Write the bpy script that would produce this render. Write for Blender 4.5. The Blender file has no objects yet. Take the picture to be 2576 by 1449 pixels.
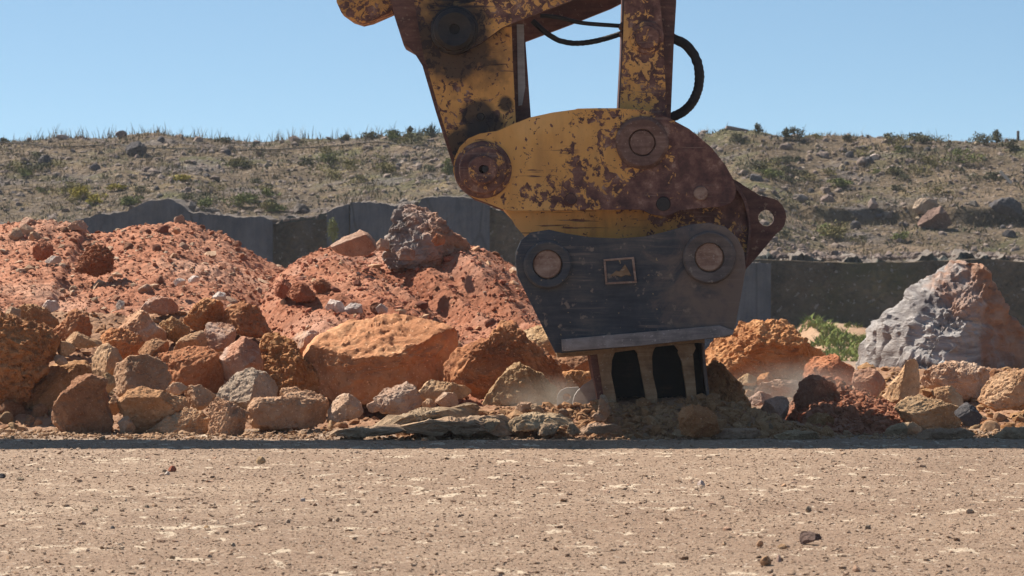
import bpy, bmesh, math, random
import numpy as np
from mathutils import Vector, Matrix
R = math.radians
S = bpy.context.scene
COL = S.collection

# ------------------------------------------------------------------ camera
F, YH, CX, HC = 11200.0, 640.0, 1288.0, 0.875      # focal length and horizon in pixels of a 2576 wide frame, eye height
cd = bpy.data.cameras.new('camera'); cam = bpy.data.objects.new('camera', cd); COL.objects.link(cam)
cam.location = (0, 0, HC); cam.rotation_euler = (R(90), 0, 0)
cd.sensor_width = 36; cd.lens = 36*F/2576; cd.shift_y = (YH-724.5)/2576
cd.clip_start = 0.5; cd.clip_end = 2000
cd.dof.use_dof = True; cd.dof.focus_distance = 21.5; cd.dof.aperture_fstop = 20
S.camera = cam

# ------------------------------------------------------------------ light
PHI, EL = R(36), R(49)           # sun from the left, PHI behind the picture plane
sun_dir = Vector((-math.cos(PHI)*math.cos(EL), math.sin(PHI)*math.cos(EL), math.sin(EL)))
sl = bpy.data.lights.new('sun', 'SUN'); so = bpy.data.objects.new('sun', sl); COL.objects.link(so)
sl.energy = 5.0; sl.angle = R(0.55); sl.color = (1.0, 0.93, 0.83)
so.rotation_euler = sun_dir.to_track_quat('Z', 'Y').to_euler(); so.location = (-10, 10, 20)
w = bpy.data.worlds.new('World'); S.world = w; w.use_nodes = True
nt = w.node_tree; bg = nt.nodes['Background']; sk = nt.nodes.new('ShaderNodeTexSky')
sk.sky_type = 'NISHITA'; sk.sun_disc = False; sk.sun_elevation = EL
sk.sun_rotation = math.atan2(sun_dir.x, sun_dir.y); sk.altitude = 200; sk.air_density = 1.0; sk.dust_density = 0.6; sk.ozone_density = 0.45
# the band of sky near the horizon takes the clear blue found some way up, as on a dry clear day
tc = nt.nodes.new('ShaderNodeTexCoord'); va = nt.nodes.new('ShaderNodeVectorMath'); va.operation = 'MULTIPLY_ADD'; va.inputs[1].default_value = (1, 1, 3.2); va.inputs[2].default_value = (0, 0, .125)
vn = nt.nodes.new('ShaderNodeVectorMath'); vn.operation = 'NORMALIZE'; nt.links.new(tc.outputs['Generated'], va.inputs[0]); nt.links.new(va.outputs[0], vn.inputs[0]); nt.links.new(vn.outputs[0], sk.inputs[0])
tn = nt.nodes.new('ShaderNodeMix'); tn.data_type = 'RGBA'; tn.blend_type = 'MULTIPLY'; tn.inputs[0].default_value = 1; tn.inputs[7].default_value = (.91, 1.06, 1.03, 1); nt.links.new(sk.outputs[0], tn.inputs[6]); nt.links.new(tn.outputs[2], bg.inputs[0]); bg.inputs[1].default_value = 0.074
S.view_settings.view_transform = 'Standard'; S.view_settings.look = 'None'; S.view_settings.exposure = 0.87; S.view_settings.gamma = 1

# ------------------------------------------------------------------ helpers
def P(px, py, D): return np.array(((px-CX)/F*D, D, HC-(py-YH)/F*D))
CROPS = {'A': (0, 512.3, .43432), 'B': (658.6, 475.7, .43432), 'C': (1244.1, 512.3, .43432), 'D': (1756.4, 622.0, .35855),
         'E': (805, 0, .38376), 'G': (1097.7, 256.1, .45455), 'P': (0, 0, 1)}
def cr(c, pts):
    x, y, s = CROPS[c]; return [(x+a*s, y+b*s) for a, b in pts]

def _hash(ix, iy, iz, seed):
    h = (ix.astype(np.uint32)*np.uint32(374761393) + iy.astype(np.uint32)*np.uint32(668265263) + iz.astype(np.uint32)*np.uint32(2147483647) + np.uint32(seed*7919 % 4294967295))
    h = (h ^ (h >> np.uint32(13)))*np.uint32(1274126177); h = h ^ (h >> np.uint32(16)); h = h*np.uint32(2246822519); return h ^ (h >> np.uint32(15))
def perlin(p, seed=0):
    i = np.floor(p).astype(np.int64); f = p-i; u = f*f*f*(f*(f*6-15)+10); out = np.zeros(len(p))
    for a in (0, 1):
        for b in (0, 1):
            for c in (0, 1):
                h = _hash(i[:, 0]+a, i[:, 1]+b, i[:, 2]+c, seed)
                gx = (h & np.uint32(1023))/511.5-1; gy = ((h >> np.uint32(10)) & np.uint32(1023))/511.5-1; gz = ((h >> np.uint32(20)) & np.uint32(1023))/511.5-1
                wt = (u[:, 0] if a else 1-u[:, 0])*(u[:, 1] if b else 1-u[:, 1])*(u[:, 2] if c else 1-u[:, 2])
                out += wt*(gx*(f[:, 0]-a)+gy*(f[:, 1]-b)+gz*(f[:, 2]-c))
    return out
def fbm(p, octv=4, seed=0, gain=.5, ridged=False):
    o = np.zeros(len(p)); a = 1.0; s = 1.0
    for k in range(octv):
        n = perlin(p*s, seed+k*17); o += a*((0.5-np.abs(n)*1.6) if ridged else n); a *= gain; s *= 2.03
    return o
def worley(p, seed=0):
    i = np.floor(p).astype(np.int64); best = np.full(len(p), 9.0); sec = best.copy()
    for a in (-1, 0, 1):
        for b in (-1, 0, 1):
            for c in (-1, 0, 1):
                x, y, z = i[:, 0]+a, i[:, 1]+b, i[:, 2]+c; h = _hash(x, y, z, seed)
                d = np.sqrt((x+(h & np.uint32(1023))/1024.-p[:, 0])**2+(y+((h >> np.uint32(10)) & np.uint32(1023))/1024.-p[:, 1])**2+(z+((h >> np.uint32(20)) & np.uint32(1023))/1024.-p[:, 2])**2)
                sec = np.where(d < best, best, np.minimum(sec, d)); best = np.minimum(best, d)
    return best, sec

def np_mesh(name, V, Fc, smooth=True):
    V = np.asarray(V, dtype=np.float32); Fc = np.asarray(Fc, dtype=np.int32); k = Fc.shape[1]
    me = bpy.data.meshes.new(name); me.vertices.add(len(V)); me.vertices.foreach_set('co', V.ravel())
    me.loops.add(Fc.size); me.loops.foreach_set('vertex_index', Fc.ravel())
    me.polygons.add(len(Fc)); me.polygons.foreach_set('loop_start', np.arange(0, Fc.size, k, dtype=np.int32))
    me.polygons.foreach_set('loop_total', np.full(len(Fc), k, dtype=np.int32))
    me.polygons.foreach_set('use_smooth', np.full(len(Fc), smooth)); me.update(calc_edges=True); me.validate(); return me
def link(name, me, mat=None, parent=None, loc=None):
    o = bpy.data.objects.new(name, me); COL.objects.link(o)
    if mat is not None:
        me.materials.clear(); me.materials.append(mat)
    if parent is not None: o.parent = parent
    if loc is not None: o.location = loc
    return o
def tag(o, label=None, cat=None, group=None, kind=None):
    if cat and not kind: kind = 'thing'
    for k, v in (('label', label), ('category', cat), ('group', group), ('kind', kind)):
        if v: o[k] = v
    return o
_ICO = {}
def ico(n):
    if n not in _ICO:
        bm = bmesh.new(); bmesh.ops.create_icosphere(bm, subdivisions=n, radius=1)
        _ICO[n] = (np.array([v.co[:] for v in bm.verts]), np.array([[v.index for v in f.verts] for f in bm.faces])); bm.free()
    return _ICO[n]
def vnormals(V, T):
    fn = np.cross(V[T[:, 1]]-V[T[:, 0]], V[T[:, 2]]-V[T[:, 0]]); N = np.zeros_like(V)
    for k in range(3): np.add.at(N, T[:, k], fn)
    return N/np.maximum(np.linalg.norm(N, axis=1, keepdims=True), 1e-12)

# ------------------------------------------------------------------ materials
class NT:
    def __init__(s, name):
        s.m = bpy.data.materials.new(name); s.m.use_nodes = True; s.t = s.m.node_tree
        s.b = s.t.nodes['Principled BSDF']; s.b.inputs['Roughness'].default_value = .9; s.b.inputs['Specular IOR Level'].default_value = .2
        s.co = None
    def n(s, typ, **kw):
        x = s.t.nodes.new('ShaderNode'+typ)
        for k, v in kw.items(): setattr(x, k, v)
        return x
    def L(s, a, b): s.t.links.new(a, b)
    def setin(s, node, key, v):
        if isinstance(v, bpy.types.NodeSocket): s.L(v, node.inputs[key])
        else: node.inputs[key].default_value = v
    def obj(s, rot=None, scale=None, loc=None):
        c = s.n('TexCoord').outputs['Object']
        if rot or scale or loc:
            m = s.n('Mapping'); s.L(c, m.inputs[0])
            if rot: m.inputs['Rotation'].default_value = rot
            if scale: m.inputs['Scale'].default_value = scale
            if loc: m.inputs['Location'].default_value = loc
            c = m.outputs[0]
        return c
    def world(s, scale=None):
        c = s.n('NewGeometry').outputs['Position']
        if scale:
            m = s.n('Mapping'); s.L(c, m.inputs[0]); m.inputs['Scale'].default_value = scale; c = m.outputs[0]
        return c
    def rnd(s): return s.n('ObjectInfo').outputs['Random']
    def noise(s, co, scale, detail=5, rough=.55, dist=0, wv=None):
        x = s.n('TexNoise'); x.inputs['Scale'].default_value = scale; x.inputs['Detail'].default_value = detail
        x.inputs['Roughness'].default_value = rough; x.inputs['Distortion'].default_value = dist
        if wv is not None: x.noise_dimensions = '4D'; s.setin(x, 'W', wv)
        s.L(co, x.inputs['Vector']); return x.outputs[0]
    def voro(s, co, scale, feature='F1', out=0, rand=1):
        x = s.n('TexVoronoi', feature=feature); x.inputs['Scale'].default_value = scale; x.inputs['Randomness'].default_value = rand; s.L(co, x.inputs['Vector']); return x.outputs[out]
    def math(s, op, a, b=None, c=None, clamp=False):
        x = s.n('Math', operation=op); x.use_clamp = clamp
        for i, v in enumerate((a, b, c)):
            if v is not None: s.setin(x, i, v)
        return x.outputs[0]
    def ramp(s, f, stops):
        x = s.n('ValToRGB'); e = x.color_ramp.elements
        while len(e) < len(stops): e.new(.5)
        for k, (p, c) in zip(e, stops):
            k.position = p; k.color = (c, c, c, 1) if not hasattr(c, '__len__') else (*c, 1)
        s.L(f, x.inputs[0]); return x.outputs[0]
    def step(s, f, lo, hi):
        x = s.n('MapRange'); s.setin(x, 0, f); x.inputs[1].default_value = lo; x.inputs[2].default_value = hi; return x.outputs[0]
    def mix(s, f, a, b, mode='MIX'):
        x = s.n('Mix', data_type='RGBA', blend_type=mode); s.setin(x, 0, f)
        for i, v in ((6, a), (7, b)):
            if isinstance(v, bpy.types.NodeSocket): s.L(v, x.inputs[i])
            else: x.inputs[i].default_value = (*v, 1)
        return x.outputs[2]
    def color(s, c): s.L(c, s.b.inputs['Base Color']) if isinstance(c, bpy.types.NodeSocket) else setattr(s.b.inputs['Base Color'], 'default_value', (*c, 1))
    def bump(s, h, strength=.5, dist=.01):
        x = s.n('Bump'); x.inputs['Strength'].default_value = strength; x.inputs['Distance'].default_value = dist; s.L(h, x.inputs['Height'])
        prev = s.b.inputs['Normal'].links
        if prev: s.L(prev[0].from_socket, x.inputs['Normal'])
        s.L(x.outputs[0], s.b.inputs['Normal'])

def rockmat(name, cols, sc=6., bump=.012, vein=None, var=.25):
    t = NT(name); co = t.obj(); r = t.rnd(); W = t.math('MULTIPLY', r, 40.)
    a = t.noise(co, sc, 8, .62, .4, W); b = t.noise(co, sc*7, 6, .65, 0, W)
    f = t.math('ADD', t.math('MULTIPLY', a, .75), t.math('MULTIPLY', b, .25))
    c = t.ramp(f, list(zip((.34, .48, .60, .70)[:len(cols)], cols)))
    sp = t.step(t.noise(co, sc*22, 3, .6, 0, W), .60, .68); c = t.mix(t.math('MULTIPLY', sp, .45), c, tuple(min(1, x*1.7+.03) for x in cols[-1]))
    pit = t.step(t.noise(co, sc*9, 4, .6, .5, W), .41, .34); c = t.mix(t.math('MULTIPLY', pit, .45), c, tuple(x*.45 for x in cols[0]))
    if vein: c = t.mix(t.math('MULTIPLY', t.step(t.noise(co, sc*.8, 6, .6, 1.2, t.math('ADD', W, 9.)), .5, .57), vein[1]), c, vein[0])
    hs = t.n('HueSaturation'); t.L(c, hs.inputs['Color']); t.L(t.math('MULTIPLY_ADD', r, var*1.4, 1-var*.7), hs.inputs['Value'])
    t.L(t.math('MULTIPLY_ADD', t.math('FRACT', t.math('MULTIPLY', r, 7.3)), .018, .488), hs.inputs['Hue']); t.color(hs.outputs[0])
    t.bump(t.noise(co, sc*5, 10, .72, .3, W), .9, bump*1.5); t.bump(t.noise(co, sc*30, 6, .7, 0, W), .5, bump*.25)
    return t.m

M = {}
M['orange'] = rockmat('orange rock', [(.26, .100, .041), (.40, .172, .067), (.50, .25, .112), (.60, .37, .21)])
M['amber'] = rockmat('pale orange rock', [(.27, .118, .047), (.41, .196, .082), (.51, .285, .135), (.60, .40, .24)], sc=3.5)
M['brown'] = rockmat('brown rock', [(.23, .110, .047), (.35, .180, .080), (.44, .255, .128), (.54, .36, .21)])
M['tan'] = rockmat('tan rock', [(.31, .172, .082), (.44, .265, .136), (.53, .35, .20), (.62, .46, .30)])
M['pale'] = rockmat('pale rock', [(.33, .19, .115), (.46, .295, .19), (.54, .38, .265), (.62, .50, .385)])
M['pink'] = rockmat('pink rock', [(.29, .140, .074), (.41, .220, .125), (.48, .295, .18), (.57, .40, .28)], vein=((.48, .40, .33), .5))
M['white'] = rockmat('white rock', [(.42, .31, .25), (.54, .44, .37), (.62, .53, .46), (.68, .62, .56)])
M['red'] = rockmat('red earth clod', [(.23, .075, .034), (.33, .125, .060), (.40, .17, .088), (.46, .25, .15)], sc=9, bump=.016)
M['redpink'] = rockmat('pinkish earth clod', [(.27, .10, .052), (.38, .16, .09), (.45, .22, .132), (.51, .31, .21)], sc=9, bump=.016)
M['clodred'] = rockmat('red crumb', [(.26, .085, .04), (.36, .14, .07), (.43, .20, .115), (.50, .29, .19)], sc=9, bump=.016)
M['grey'] = rockmat('grey rock', [(.22, .155, .105), (.31, .228, .155), (.38, .295, .21), (.46, .38, .29)])
M['gravel'] = rockmat('beige gravel', [(.28, .185, .115), (.40, .28, .18), (.48, .355, .24), (.56, .45, .33)])
M['dark'] = rockmat('dark rock', [(.055, .05, .052), (.085, .075, .075), (.12, .105, .10), (.17, .15, .14)])
M['greypink'] = rockmat('grey and pink rock', [(.19, .14, .125), (.30, .235, .21), (.42, .32, .28), (.55, .42, .35)], vein=((.46, .25, .165), .75))
M['big'] = rockmat('veined grey and orange rock', [(.42, .20, .12), (.50, .27, .17), (.56, .36, .26), (.62, .46, .36)], sc=2.2, vein=((.52, .48, .45), .85), bump=.03, var=.05)
def bigmat(name='grey white and orange rock', kx=-.70, k0=.56, kz=-.22, cols=None):
    t = NT(name); co = t.obj(); sep = t.n('SeparateXYZ'); t.L(co, sep.inputs[0])
    o_ = t.ramp(t.noise(co, 3.2, 8, .65, .4), [(.36, (.38, .18, .105)), (.5, (.47, .26, .165)), (.64, (.56, .37, .27))])
    g_ = t.ramp(t.noise(t.obj(rot=(0, R(14), 0), scale=(1, 1, 3.2)), 2.6, 9, .66, .7), cols or [(.38, (.24, .21, .20)), (.47, (.40, .36, .335)), (.55, (.53, .485, .45)), (.66, (.64, .59, .55))])
    f = t.math('ADD', t.math('MULTIPLY_ADD', sep.outputs[0], kx, k0), t.math('MULTIPLY_ADD', t.noise(co, 2.6, 6, .6, .8), 1.0, -.5)); f = t.math('ADD', f, t.math('MULTIPLY', sep.outputs[2], kz))
    c = t.mix(t.step(f, .36, .46), o_, t.ramp(t.noise(co, 5, 8, .65, .5), [(.4, (.42, .25, .18)), (.6, (.56, .40, .32))])); c = t.mix(t.step(f, .46, .56), c, g_); t.color(c); t.bump(t.noise(t.obj(rot=(0, R(14), 0), scale=(1, 1, 2.5)), 7, 12, .72, .6), 1., .06); t.bump(t.noise(co, 60, 6, .7), .5, .006); return t.m
M['big'] = bigmat(); M['greypink'] = bigmat('grey rock with a pink side', -1.3, .45, 0, [(.38, (.21, .165, .14)), (.47, (.34, .275, .235)), (.55, (.44, .37, .32)), (.66, (.56, .49, .43))])
M['hillrock'] = rockmat('hillside rock', [(.15, .105, .085), (.24, .18, .145), (.33, .25, .205), (.45, .37, .31)], sc=2, bump=.03, var=.5)
M['hillbrown'] = rockmat('brown hillside rock', [(.12, .075, .055), (.19, .12, .088), (.26, .17, .125), (.34, .25, .19)], sc=2, bump=.03)
M['darkbrown'] = rockmat('dark brown stone', [(.07, .042, .034), (.11, .068, .054), (.16, .10, .08), (.22, .15, .12)])
M['slab'] = rockmat('caliche slab', [(.24, .15, .09), (.35, .23, .138), (.42, .295, .185), (.49, .37, .25)])

def earthmat(name, c1, c2, c3, pale, palef=.6, sc=1.0):
    t = NT(name); co = t.world()
    a = t.noise(co, 1.6*sc, 6, .6, .5); b = t.noise(co, 16*sc, 8, .7)
    c = t.ramp(t.math('ADD', t.math('MULTIPLY', a, .6), t.math('MULTIPLY', b, .4)), [(.38, c1), (.5, c2), (.62, c3)])
    sp = t.step(t.voro(co, 38*sc), .22, .12); sel = t.step(t.noise(co, 2.3*sc, 4), .45, .6)
    c = t.mix(t.math('MULTIPLY', t.math('MULTIPLY', sp, sel), palef), c, pale)
    c = t.mix(t.math('MULTIPLY', t.step(t.noise(co, 1.1*sc, 5, .6, .8), .5, .66), palef*.55), c, pale)
    t.color(c); t.bump(t.voro(co, 30*sc, 'SMOOTH_F1'), .6, .02/sc); t.bump(t.noise(co, 60*sc, 8, .7), .9, .012/sc); return t.m
M['earth_pink'] = earthmat('pink earth', (.29, .108, .055), (.39, .165, .092), (.45, .225, .138), (.54, .37, .27), .6)
M['earth_red'] = earthmat('red earth', (.24, .078, .036), (.33, .128, .066), (.40, .185, .110), (.50, .32, .24), .7)
M['earth_brown'] = earthmat('brown earth', (.20, .095, .05), (.30, .155, .085), (.38, .22, .13), (.48, .34, .23), .5)
M['earth_tan'] = earthmat('tan earth', (.27, .155, .09), (.36, .22, .130), (.43, .285, .18), (.52, .39, .27), .5)

def groundmat():
    t = NT('dry gravel ground'); co = t.world()
    a = t.noise(co, .8, 6, .6, .3); b = t.noise(co, 22, 9, .72); f = t.math('ADD', t.math('MULTIPLY', a, .45), t.math('MULTIPLY', b, .55))
    c = t.ramp(f, [(.37, (.195, .124, .080)), (.48, (.285, .189, .126)), (.57, (.355, .247, .168)), (.66, (.45, .332, .237))])
    dr = t.step(t.noise(t.world((.5, 1, 1)), .55, 5, .6, .6), .44, .62); c = t.mix(t.math('MULTIPLY', dr, .45), c, (.25, .155, .098))
    # worn pale flakes of limestone showing through the dust
    fl = t.noise(t.world((1.5, .62, 1)), 6.5, 6, .66, .5); big = t.noise(co, 1.3, 3, .5)
    m = t.step(t.math('ADD', fl, t.math('MULTIPLY', big, .25)), .715, .75); c = t.mix(t.math('MULTIPLY', m, .85), c, (.60, .475, .34))
    m2 = t.step(t.noise(t.world((1.4, .6, 1)), 32, 4, .62), .625, .66); c = t.mix(t.math('MULTIPLY', m2, .65), c, (.60, .50, .40))
    d = t.step(t.noise(co, 48, 4, .6), .35, .31); c = t.mix(t.math('MULTIPLY', d, .35), c, (.15, .10, .085))
    gr = t.noise(co, 110, 5, .7); c = t.mix(t.math('MULTIPLY', t.step(gr, .55, .64), .55), c, (.52, .40, .29)); c = t.mix(t.math('MULTIPLY', t.step(gr, .45, .37), .5), c, (.14, .09, .06))
    t.color(c); t.bump(t.noise(co, 30, 9, .72), .9, .016); t.bump(t.voro(co, 55, 'SMOOTH_F1'), .6, .010); t.bump(t.noise(co, 140, 5, .7), .7, .004); return t.m
M['ground'] = groundmat()
def hillmat():
    t = NT('scrub hillside'); co = t.world()
    a = t.noise(co, .55, 5, .6, .4); b = t.noise(co, 3.5, 8, .7)
    c = t.ramp(t.math('ADD', t.math('MULTIPLY', a, .5), t.math('MULTIPLY', b, .5)), [(.38, (.050, .035, .021)), (.47, (.100, .070, .041)), (.55, (.150, .104, .062)), (.64, (.22, .152, .10))])
    g = t.step(t.noise(co, .33, 5, .6, .5), .50, .62); c = t.mix(t.math('MULTIPLY', g, .75), c, (.085, .084, .028))
    y = t.step(t.noise(co, 1.1, 5, .6, .5), .57, .68); c = t.mix(t.math('MULTIPLY', y, .7), c, (.23, .165, .075))
    s = t.step(t.noise(co, .45, 4, .6, .4), .57, .66); c = t.mix(t.math('MULTIPLY', s, .8), c, (.13, .108, .097))
    k = t.step(t.noise(co, 8, 4, .6), .61, .66); c = t.mix(t.math('MULTIPLY', k, .7), c, (.34, .285, .24))
    t.color(c); t.bump(t.noise(co, 5, 8, .7), 1, .12); t.bump(t.voro(co, 9), .7, .06); return t.m
M['hill'] = hillmat()
def cliffmat(name, c1, c2, c3, green=0.):
    t = NT(name); co = t.world((1, 1, 1)); a = t.noise(co, 1.4, 9, .7, .4); st = t.noise(t.world((4.5, 4.5, .4)), 1., 8, .68, .5)
    c = t.ramp(t.math('ADD', t.math('MULTIPLY', a, .5), t.math('MULTIPLY', st, .5)), [(.38, c1), (.5, c2), (.62, c3)])
    if green: c = t.mix(t.math('MULTIPLY', t.step(t.noise(co, .8, 5, .6, .6), .5, .62), green), c, (.075, .075, .04))
    cr_ = t.step(t.voro(t.world((.5, .5, .14)), 1.0, 'DISTANCE_TO_EDGE'), .012, .003); c = t.mix(t.math('MULTIPLY', cr_, .45), c, (.02, .02, .02))
    t.color(c); t.bump(t.noise(t.world((1, 1, .6)), 2.2, 10, .72, .4), .8, .25); return t.m
M['cut'] = cliffmat('sawn grey stone', (.050, .060, .080), (.082, .095, .118), (.12, .133, .155))
M['rough'] = cliffmat('rough dark stone', (.026, .031, .031), (.070, .080, .075), (.15, .16, .14), .5)
M['ledge'] = rockmat('ledge stone', [(.10, .08, .065), (.17, .14, .115), (.23, .195, .16), (.31, .27, .225)], sc=3, bump=.05)
def plain(name, c1, c2, rough=.8, sc=5., metal=0.):
    t = NT(name); co = t.obj(); t.color(t.mix(t.noise(co, sc, 6, .6), c1, c2)); t.b.inputs['Roughness'].default_value = rough; t.b.inputs['Metallic'].default_value = metal
    t.bump(t.noise(co, sc*8, 6, .65), .3, .004); return t.m
def leafmat(name, c1, c2):
    t = NT(name); t.color(t.mix(t.noise(t.world(), 6, 3), c1, c2)); return t.m
M['scrub'] = leafmat('scrub leaves', (.075, .075, .040), (.15, .14, .075)); M['weed'] = leafmat('weed leaves', (.10, .115, .030), (.19, .20, .065))
M['yellowweed'] = leafmat('yellow flowering weed', (.24, .20, .03), (.40, .32, .05)); M['straw'] = leafmat('dry straw', (.17, .125, .065), (.28, .205, .115))
M['grass'] = leafmat('lit grass', (.12, .15, .025), (.22, .25, .06)); M['olive'] = leafmat('olive leaves', (.13, .115, .042), (.23, .19, .075)); M['agave'] = leafmat('agave leaf', (.06, .085, .07), (.12, .15, .12)); M['wood'] = plain('weathered post wood', (.12, .10, .085), (.21, .18, .15))
M['palewood'] = plain('bleached plank', (.42, .37, .31), (.58, .53, .46)); M['rubber'] = plain('black hose rubber', (.016, .016, .018), (.05, .043, .04), .65, 14)
M['cable'] = plain('dark cable', (.04, .035, .03), (.08, .07, .06))

def paint(name, bias=0., gx=0., gz=0., x0=0., z0=0., sc=4.5, soot=(), dirt=.25, edge=.16):
    """yellow paint chipped down to dark rust; bias and gradients set how much paint is left (object coordinates, metres)"""
    t = NT(name); co = t.obj(); sep = t.n('SeparateXYZ'); t.L(co, sep.inputs[0])
    n1 = t.noise(co, sc, 10, .72, 1.1); n2 = t.noise(co, sc*4.2, 8, .68, 1.0)
    g = t.math('ADD', t.math('MULTIPLY', t.math('SUBTRACT', sep.outputs[0], x0), gx), t.math('MULTIPLY', t.math('SUBTRACT', sep.outputs[2], z0), gz))
    at = t.n('Attribute', attribute_name='wear_ring'); g = t.math('ADD', g, t.math('MULTIPLY_ADD', at.outputs['Fac'], -edge, edge))
    f = t.math('ADD', t.math('ADD', t.math('MULTIPLY_ADD', n1, .58, bias-.072), t.math('MULTIPLY', n2, .62)), g)
    m = t.step(f, .485, .492)
    scr = t.math('MULTIPLY', t.step(t.noise(t.obj(rot=(0, R(28), 0), scale=(1.2, 6, 16)), 2.2, 6, .6, .4), .60, .63), t.step(t.noise(co, 3, 3), .46, .55))
    m = t.math('MAXIMUM', m, scr)
    sm = t.step(t.noise(co, sc*9, 3, .5, .3), .665, .68); m = t.math('MAXIMUM', m, sm)
    yv = t.noise(co, 2.5, 6, .6, .4); yel = t.ramp(yv, [(.32, (.56, .265, .065)), (.5, (.71, .355, .092)), (.68, (.78, .43, .14))])
    grime = t.step(t.noise(t.obj(scale=(5, 5, 1.2)), 3, 7, .65), .46, .68); yel = t.mix(t.math('MULTIPLY', grime, dirt), yel, (.22, .12, .055))
    rv = t.noise(co, 14, 7, .68); rust = t.ramp(rv, [(.33, (.066, .031, .028)), (.47, (.130, .058, .046)), (.58, (.22, .108, .078)), (.68, (.38, .245, .18))])
    ls = t.math('MULTIPLY', t.step(t.noise(t.obj(rot=(0, R(33), 0), scale=(1, 5, 22)), 2.6, 7, .65, .5), .57, .64), t.step(t.noise(co, 4, 4), .48, .6)); rust = t.mix(t.math('MULTIPLY', ls, .6), rust, (.34, .235, .18))
    c = t.mix(m, yel, rust)
    for (p, r) in soot:
        d = t.n('VectorMath', operation='DISTANCE'); t.L(co, d.inputs[0]); d.inputs[1].default_value = p
        ms = t.step(t.math('ADD', d.outputs['Value'], t.math('MULTIPLY_ADD', t.noise(co, 9, 5), r*1.1, -r*.55)), r, r*.62); c = t.mix(t.math('MULTIPLY', ms, .9), c, (.020, .016, .017))
    t.color(c); t.L(t.math('MULTIPLY_ADD', m, .25, .5), t.b.inputs['Roughness']); t.b.inputs['Specular IOR Level'].default_value = .35
    t.bump(t.math('SUBTRACT', 1., m), .5, .003); t.bump(t.noise(co, 40, 6, .7), .25, .004); return t.m
def steel(name, c, rough=.7, sc=8., hi=None, spec=.35, dust=None):
    t = NT(name); co = t.obj(); a = t.noise(co, sc, 9, .7, .6); st = t.noise(t.obj(rot=(0, R(-20), 0), scale=(1, 4, 9)), 4, 7, .65, .5)
    f = t.math('ADD', t.math('MULTIPLY', a, .55), t.math('MULTIPLY', st, .45)); k = t.ramp(f, list(zip((.36, .48, .58, .68), c)))
    if hi: k = t.mix(t.math('MULTIPLY', t.step(t.noise(co, sc*6, 4, .6), .62, .68), .7), k, hi)
    if dust:
        sp_ = t.n('SeparateXYZ'); t.L(co, sp_.inputs[0]); dm = t.math('ADD', t.math('MULTIPLY_ADD', sp_.outputs[0], dust[1], dust[2]), t.math('MULTIPLY_ADD', t.noise(co, 5, 9, .7, 1.2), 1.3, -.65))
        k = t.mix(t.math('MULTIPLY', t.step(dm, .0, .30), .8), k, dust[0]); k = t.mix(t.math('MULTIPLY', t.math('MULTIPLY', t.step(t.noise(t.obj(rot=(0, R(-24), 0), scale=(1, 5, 26)), 2.4, 8, .66, .5), .56, .63), t.step(t.noise(co, 3.5, 4), .45, .58)), .6), k, (.22, .165, .13)); k = t.mix(t.step(t.noise(co, 38, 3, .6), .69, .72), k, (.36, .24, .12))
    t.color(k); t.b.inputs['Roughness'].default_value = rough; t.b.inputs['Specular IOR Level'].default_value = spec
    t.bump(t.noise(co, sc*4, 8, .7), .35, .005); return t.m
M['rust'] = steel('dark rusted steel', [(.06, .028, .025), (.115, .052, .041), (.18, .085, .060), (.28, .155, .11)], hi=(.30, .19, .13))
M['rustlight'] = steel('worn rusty pin face', [(.15, .075, .05), (.27, .16, .11), (.38, .255, .185), (.50, .38, .29)], sc=14, hi=(.42, .33, .28))
M['lip'] = steel('bare worn steel lip', [(.13, .11, .10), (.23, .19, .17), (.32, .27, .24), (.42, .36, .32)], sc=9, hi=(.50, .43, .38))
M['rustmid'] = steel('rubbed rusty boss', [(.085, .042, .034), (.15, .078, .056), (.23, .135, .10), (.32, .22, .17)], sc=11, hi=(.40, .29, .22))
M['black'] = steel('scuffed black steel', [(.030, .032, .040), (.056, .057, .064), (.10, .088, .08), (.20, .15, .12)], sc=4, hi=(.30, .22, .16), dust=((.215, .145, .105), .9, .03))
M['blackworn'] = steel('dusty worn black steel', [(.06, .05, .047), (.11, .085, .074), (.17, .13, .108), (.26, .20, .165)], sc=6, hi=(.30, .24, .19))
M['clayed'] = steel('clay smeared steel', [(.15, .085, .045), (.25, .15, .078), (.33, .215, .12), (.42, .30, .19)], sc=9, rough=.9, hi=(.38, .30, .21))
M['soot'] = steel('greasy black steel', [(.010, .009, .010), (.018, .015, .015), (.036, .026, .022), (.08, .05, .03)], rough=.5)
M['void'] = steel('inner plate blackened for shade', [(.004, .004, .004), (.007, .006, .006), (.014, .010, .009), (.05, .025, .018)], rough=.6)  # near-black colour paints in the shade inside the frame's openings
M['dustysteel'] = steel('dust grey steel', [(.22, .20, .185), (.30, .275, .25), (.36, .33, .30), (.42, .39, .36)], sc=5, rough=.85)

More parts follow.
